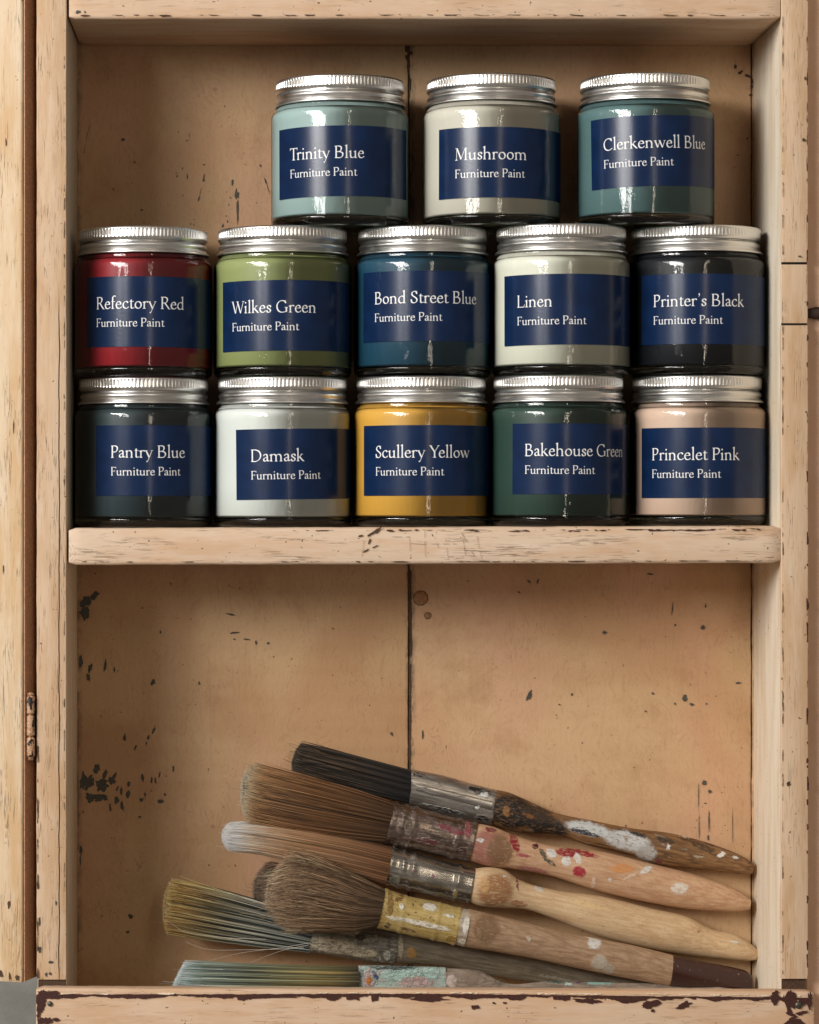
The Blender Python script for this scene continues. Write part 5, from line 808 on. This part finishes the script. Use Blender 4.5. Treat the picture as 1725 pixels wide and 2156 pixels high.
# E: grey-gold bristles, crusted ferrule, grimy handle
org = origin(835, 1995, 60 * YK); b = thing('paint_brush', 'brush with gold and grey-green bristles and a cream-crusted ferrule, lying under the fluffy one', 'paint brush', org, BR)
st = [(668, 1938, 650, 2006), (560, 1900, 540, 1994), (470, 1874, 445, 1982), (390, 1856, 372, 1968), (346, 1850, 338, 1962)]
core(st, 62, 58, org, b, srgb('#25241d'), .7, .7)
bristles('bristles', st, 62, 58, [7, 8, 9, 9, 9], org, b, 3400, [(0, srgb('#6d6f68')), (.3, srgb('#84847a')), (.6, srgb('#8a7a55')), (.85, srgb('#ac8c5a')), (1, srgb('#b8986a'))], [(0, srgb('#1e2323')), (.5, srgb('#2e2f28')), (.8, srgb('#8a6d40')), (.93, srgb('#c29d62')), (1, srgb('#cdb07c'))], seed=5, tip_round=.08, curl=.45, stray=.006, stray_len=.03, var=.6, clump=6)
up = [(662, 1938), (720, 1944), (790, 1954), (842, 1963)]; lo = [(650, 2005), (710, 2014), (770, 2025), (829, 2031)]
mt = spots_mat('ferrule crusted with cream paint', srgb('#8b857a'), srgb('#56524a'), (61, org), [(700, 1988, 62, 22, -8, srgb('#cdc0a6')), (760, 2003, 40, 14, -6, srgb('#c4b79d')), (730, 1958, 34, 9, -5, srgb('#c8bca6')), (790, 1975, 10, 12, 0, srgb('#989184')), (815, 2010, 9, 14, 0, srgb('#c0bcb0')), (760, 1970, 14, 7, 0, srgb('#4a4037'))],
               rough=.45, metal=.4, ang=-9, noise_layers=[(.35, .48, .6, .7, srgb('#6b6457'), .7, 6), (.5, .56, .66, .9, srgb('#b7b0a0'), .8, 16)], bump=.5)
loft('ferrule', up, lo, 61, 62, org, mt, b, n=40, ratio=.8, rings=[(.02, .02, .3), (.78, .02, .45), (.86, .02, .45), (.98, .02, .4)], dent=.03)
up = [(840, 1961), (900, 1963), (1000, 1985), (1100, 2000), (1250, 2030), (1400, 2060), (1560, 2092)]
lo = [(828, 2029), (919, 2034), (1042, 2056), (1140, 2072), (1260, 2094), (1400, 2112), (1556, 2124)]
mt = spots_mat('grimy grey-brown handle', srgb('#7d7260'), srgb('#5c5142'), (64, org), [(843, 1990, 6, 30, 0, srgb('#a1957f')), (866, 2003, 12, 14, 20, srgb('#96713a')), (1040, 2060, 14, 5, -12, srgb('#99917e')), (1180, 2062, 60, 4, -12, srgb('#8c8373'))], ang=-12)
loft('handle', up, lo, 62, 78, org, mt, b, n=50, ratio=.8, end_round=.3, both=False)

# D: fluffy mop brush in front, gold ferrule, beech handle with a dark dipped end
org = origin(970, 1950, 42 * YK); b = thing('paint_brush', 'fluffy round mop brush with a yellow ferrule and a brown-dipped handle end', 'paint brush', org, BR)
st = [(812, 1873, 794, 1952), (770, 1852, 742, 1962), (715, 1825, 700, 1962), (660, 1806, 655, 1960), (610, 1800, 600, 1952), (562, 1832, 552, 1932)]
core(st, 40, 32, org, b, srgb('#40332a'), .8, .8, k=.8)
bristles('bristles', st, 40, 32, [8, 11.5, 14, 15, 15, 12], org, b, 5200, [(0, srgb('#5b4a3a')), (.4, srgb('#6d5743')), (.8, srgb('#826a54')), (1, srgb('#9a836b'))], [(0, srgb('#46382c')), (.5, srgb('#93795f')), (1, srgb('#ad957a'))], seed=6, tip_round=.2, curl=1.8, stray=.07, stray_len=.04, var=.5, rad=.12)
up = [(811, 1871), (860, 1887), (920, 1899), (972, 1912)]; lo = [(793, 1953), (850, 1967), (905, 1978), (957, 1990)]
mt = spots_mat('yellow ferrule splashed with white', srgb('#c4ae74'), srgb('#a88e50'), (41, org), [(820, 1900, 8, 30, 0, srgb('#8a6a3a')), (830, 1930, 22, 6, -10, srgb('#d8cfbb')), (890, 1942, 70, 7, -13, srgb('#ddd6c8')), (905, 1908, 18, 9, -10, srgb('#d9d4c9')), (945, 1925, 14, 5, -10, srgb('#e0dccf')), (840, 1890, 14, 6, 20, srgb('#7b5527')), (858, 1955, 20, 5, -15, srgb('#6e4f2c')), (950, 1975, 14, 8, 0, srgb('#8b6d34')), (815, 1945, 8, 10, 0, srgb('#5b4126')), (845, 1905, 6, 8, 0, srgb('#e2ded4'))],
               rough=.45, metal=.25, ang=-13, noise_layers=[(.5, .6, .68, .8, srgb('#76522a'), .7, 5)], bump=.35)
loft('ferrule', up, lo, 41, 43, org, mt, b, n=40, ratio=.88, rings=[(.02, .02, .3), (.28, .015, .35), (.72, .015, .35), (.98, .02, .35)], dent=.03)
mt = spots_mat('white gummed collar', srgb('#b8ab9a'), srgb('#8f7f6d'), (43, org), [(980, 1945, 8, 22, -10, srgb('#ddd8cc')), (972, 1980, 9, 8, 0, srgb('#cfc8ba'))], ang=-13)
loft('collar', [(970, 1912), (992, 1916)], [(956, 1988), (976, 1994)], 43, 43.4, org, mt, b, n=10, ratio=.92)
up = [(988, 1914), (1074, 1934), (1202, 1966), (1330, 1990), (1417, 2011)]; lo = [(974, 1993), (1116, 2017), (1245, 2045), (1351, 2066), (1409, 2076)]
mt = spots_mat('brown beech handle', srgb('#b3967a'), srgb('#92755b'), (50, org), [(1020, 1950, 34, 36, 0, srgb('#84664a')), (1252, 1985, 17, 15, 0, W_), (1247, 1974, 24, 5, -12, srgb('#d9cfc2')), (1262, 2026, 20, 20, 0, srgb('#b7aea0')), (1282, 2040, 16, 14, -30, srgb('#b3aa9d')), (1110, 1972, 5, 8, 20, srgb('#c7b9a5')), (1008, 1962, 6, 14, 0, srgb('#8f7654'))], ang=-12, stripe=.05)
loft('handle', up, lo, 43.4, 60, org, mt, b, n=50, ratio=.88)
s = NT('dark brown dip paint'); p = s.mm(); c = s.mix(s.rng(s.noise(p, .8, 3), .66, .72), srgb('#3b201c'), srgb('#8a7a74'))
mt = s.fin(c, .28, normal=s.bump(s.noise(p, .3, 2), .1))
loft('dipped_end', [(1415, 2010.5), (1480, 2025), (1540, 2036), (1584, 2046)], [(1408, 2076), (1470, 2085), (1530, 2096), (1580, 2104)], 60, 76, org, mt, b, n=24, ratio=.88, end_round=.3, both=False)

# F: flat brush on the floor, pale turquoise tips, ferrule plastered with pastel paint
org = origin(930, 2070, 44 * YK); b = thing('paint_brush', 'flat brush with pale turquoise tips lying lowest behind the bottom rail', 'paint brush', org, BR)
st = [(756, 2035, 756, 2110), (640, 2033, 640, 2108), (520, 2029, 515, 2108), (430, 2026, 410, 2106), (384, 2025, 350, 2104)]
core(st, 44, 40, org, b, srgb('#2c2c24'), .35, .35)
bristles('bristles', st, 44, 40, [4.5, 5, 5.5, 6, 6], org, b, 3400, [(0, srgb('#3d382c')), (.2, srgb('#6f6a48')), (.45, srgb('#6c6f5c')), (.8, srgb('#8b958a')), (.90, srgb('#b9cdca')), (1, srgb('#d8e6e5'))], [(0, srgb('#2c2a24')), (.15, srgb('#8a7140')), (.3, srgb('#766a45')), (.5, srgb('#3d403a')), (.8, srgb('#6d7f75')), (.93, srgb('#b0cdcb')), (1, srgb('#d5e8e8'))], seed=7, tip_round=.02, curl=.4, stray=.012, stray_len=.02, var=.5, clump=9)
mt = spots_mat('ferrule plastered with pastel paint', srgb('#a9b9b1'), srgb('#97a59c'), (44, org), [(776, 2062, 16, 26, 0, srgb('#b9a3a0')), (776, 2064, 6, 12, 0, srgb('#c8772a')), (790, 2052, 5, 12, 30, srgb('#2c4d7a')), (850, 2050, 50, 20, 0, srgb('#a9c6bd')), (880, 2066, 46, 14, 0, srgb('#bfa39e')), (910, 2048, 20, 18, 0, srgb('#adc7bf')), (830, 2037, 60, 4, 0, srgb('#45494a')), (760, 2048, 6, 10, 0, srgb('#7b7f83')), (764, 2074, 7, 6, 0, srgb('#e2e2de'))],
               rough=.6, metal=0, ang=0, noise_layers=[(.4, .52, .62, .7, srgb('#c7ada6'), .8, 3), (.6, .58, .66, .7, srgb('#8fb0a8'), .8, 11)], bump=.5)
loft('ferrule', [(755, 2033), (840, 2034), (938, 2037)], [(755, 2112), (840, 2112), (938, 2112)], 44, 45, org, mt, b, n=24, ratio=.3, power=5, dent=.01)
mt = spots_mat('handle with teal and purple paint', srgb('#a08f80'), srgb('#75685c'), (46, org), [(950, 2064, 12, 18, 0, srgb('#cbbab2')), (990, 2058, 24, 16, 0, srgb('#8d7a6a')), (1180, 2068, 36, 6, 0, srgb('#2f5a55')), (1270, 2074, 36, 7, 0, srgb('#8fb5ab')), (1110, 2068, 30, 6, 0, srgb('#35464a')), (1220, 2070, 16, 5, 0, srgb('#5a3a52')), (1200, 2076, 10, 4, 0, srgb('#b9d0c8')), (1420, 2080, 40, 5, 0, srgb('#c3c3bd')), (1060, 2066, 16, 5, 0, srgb('#8a9a92'))], ang=0, amp=1.5)
loft('handle', [(938, 2038), (985, 2041), (1010, 2044), (1031, 2054), (1052, 2066), (1159, 2066), (1287, 2069), (1501, 2077), (1575, 2086)], [(938, 2110), (985, 2110), (1010, 2108), (1031, 2106), (1052, 2104), (1159, 2102), (1287, 2104), (1501, 2110), (1572, 2108)], 45, 66, org, mt, b, n=60, ratio=.4, end_round=.3, both=False)

def loose_hair(pts, y, org_, parent, colr):
    P = resample(pts, 14); V = []; F = []
    for i, (px, py) in enumerate(P):
        X, Y, Z = at(px, py, y); r = 0.09 * (1 - 0.6 * i / 13)
        V += [(X - org_[0] + r * math.sin(q) * 0.3, Y - org_[1] + r * math.cos(q), Z - org_[2] + r * math.sin(q)) for q in (0, 2.1, 4.2)]
    for i in range(13):
        for k in range(3): F.append((i * 3 + k, i * 3 + (k + 1) % 3, i * 3 + 3 + (k + 1) % 3, i * 3 + 3 + k))
    s_ = NT('loose hair'); mesh('loose_hair', V, F, s_.fin(colr, .4), parent)
gold = [o_ for o_ in bpy.data.objects if o_.get('label', '').startswith('brush with gold')][0]; og = [c_ / MM for c_ in gold.location]
for pts in ([(650, 1990), (600, 2000), (540, 2022), (498, 2041)], [(655, 1985), (590, 1996), (500, 2008), (425, 2028)], [(640, 1996), (520, 2000), (420, 1995), (390, 1983)], [(560, 1978), (450, 1972), (380, 1958), (352, 1938)]):
    loose_hair(pts, 34, og, gold, srgb('#cfc9bd'))
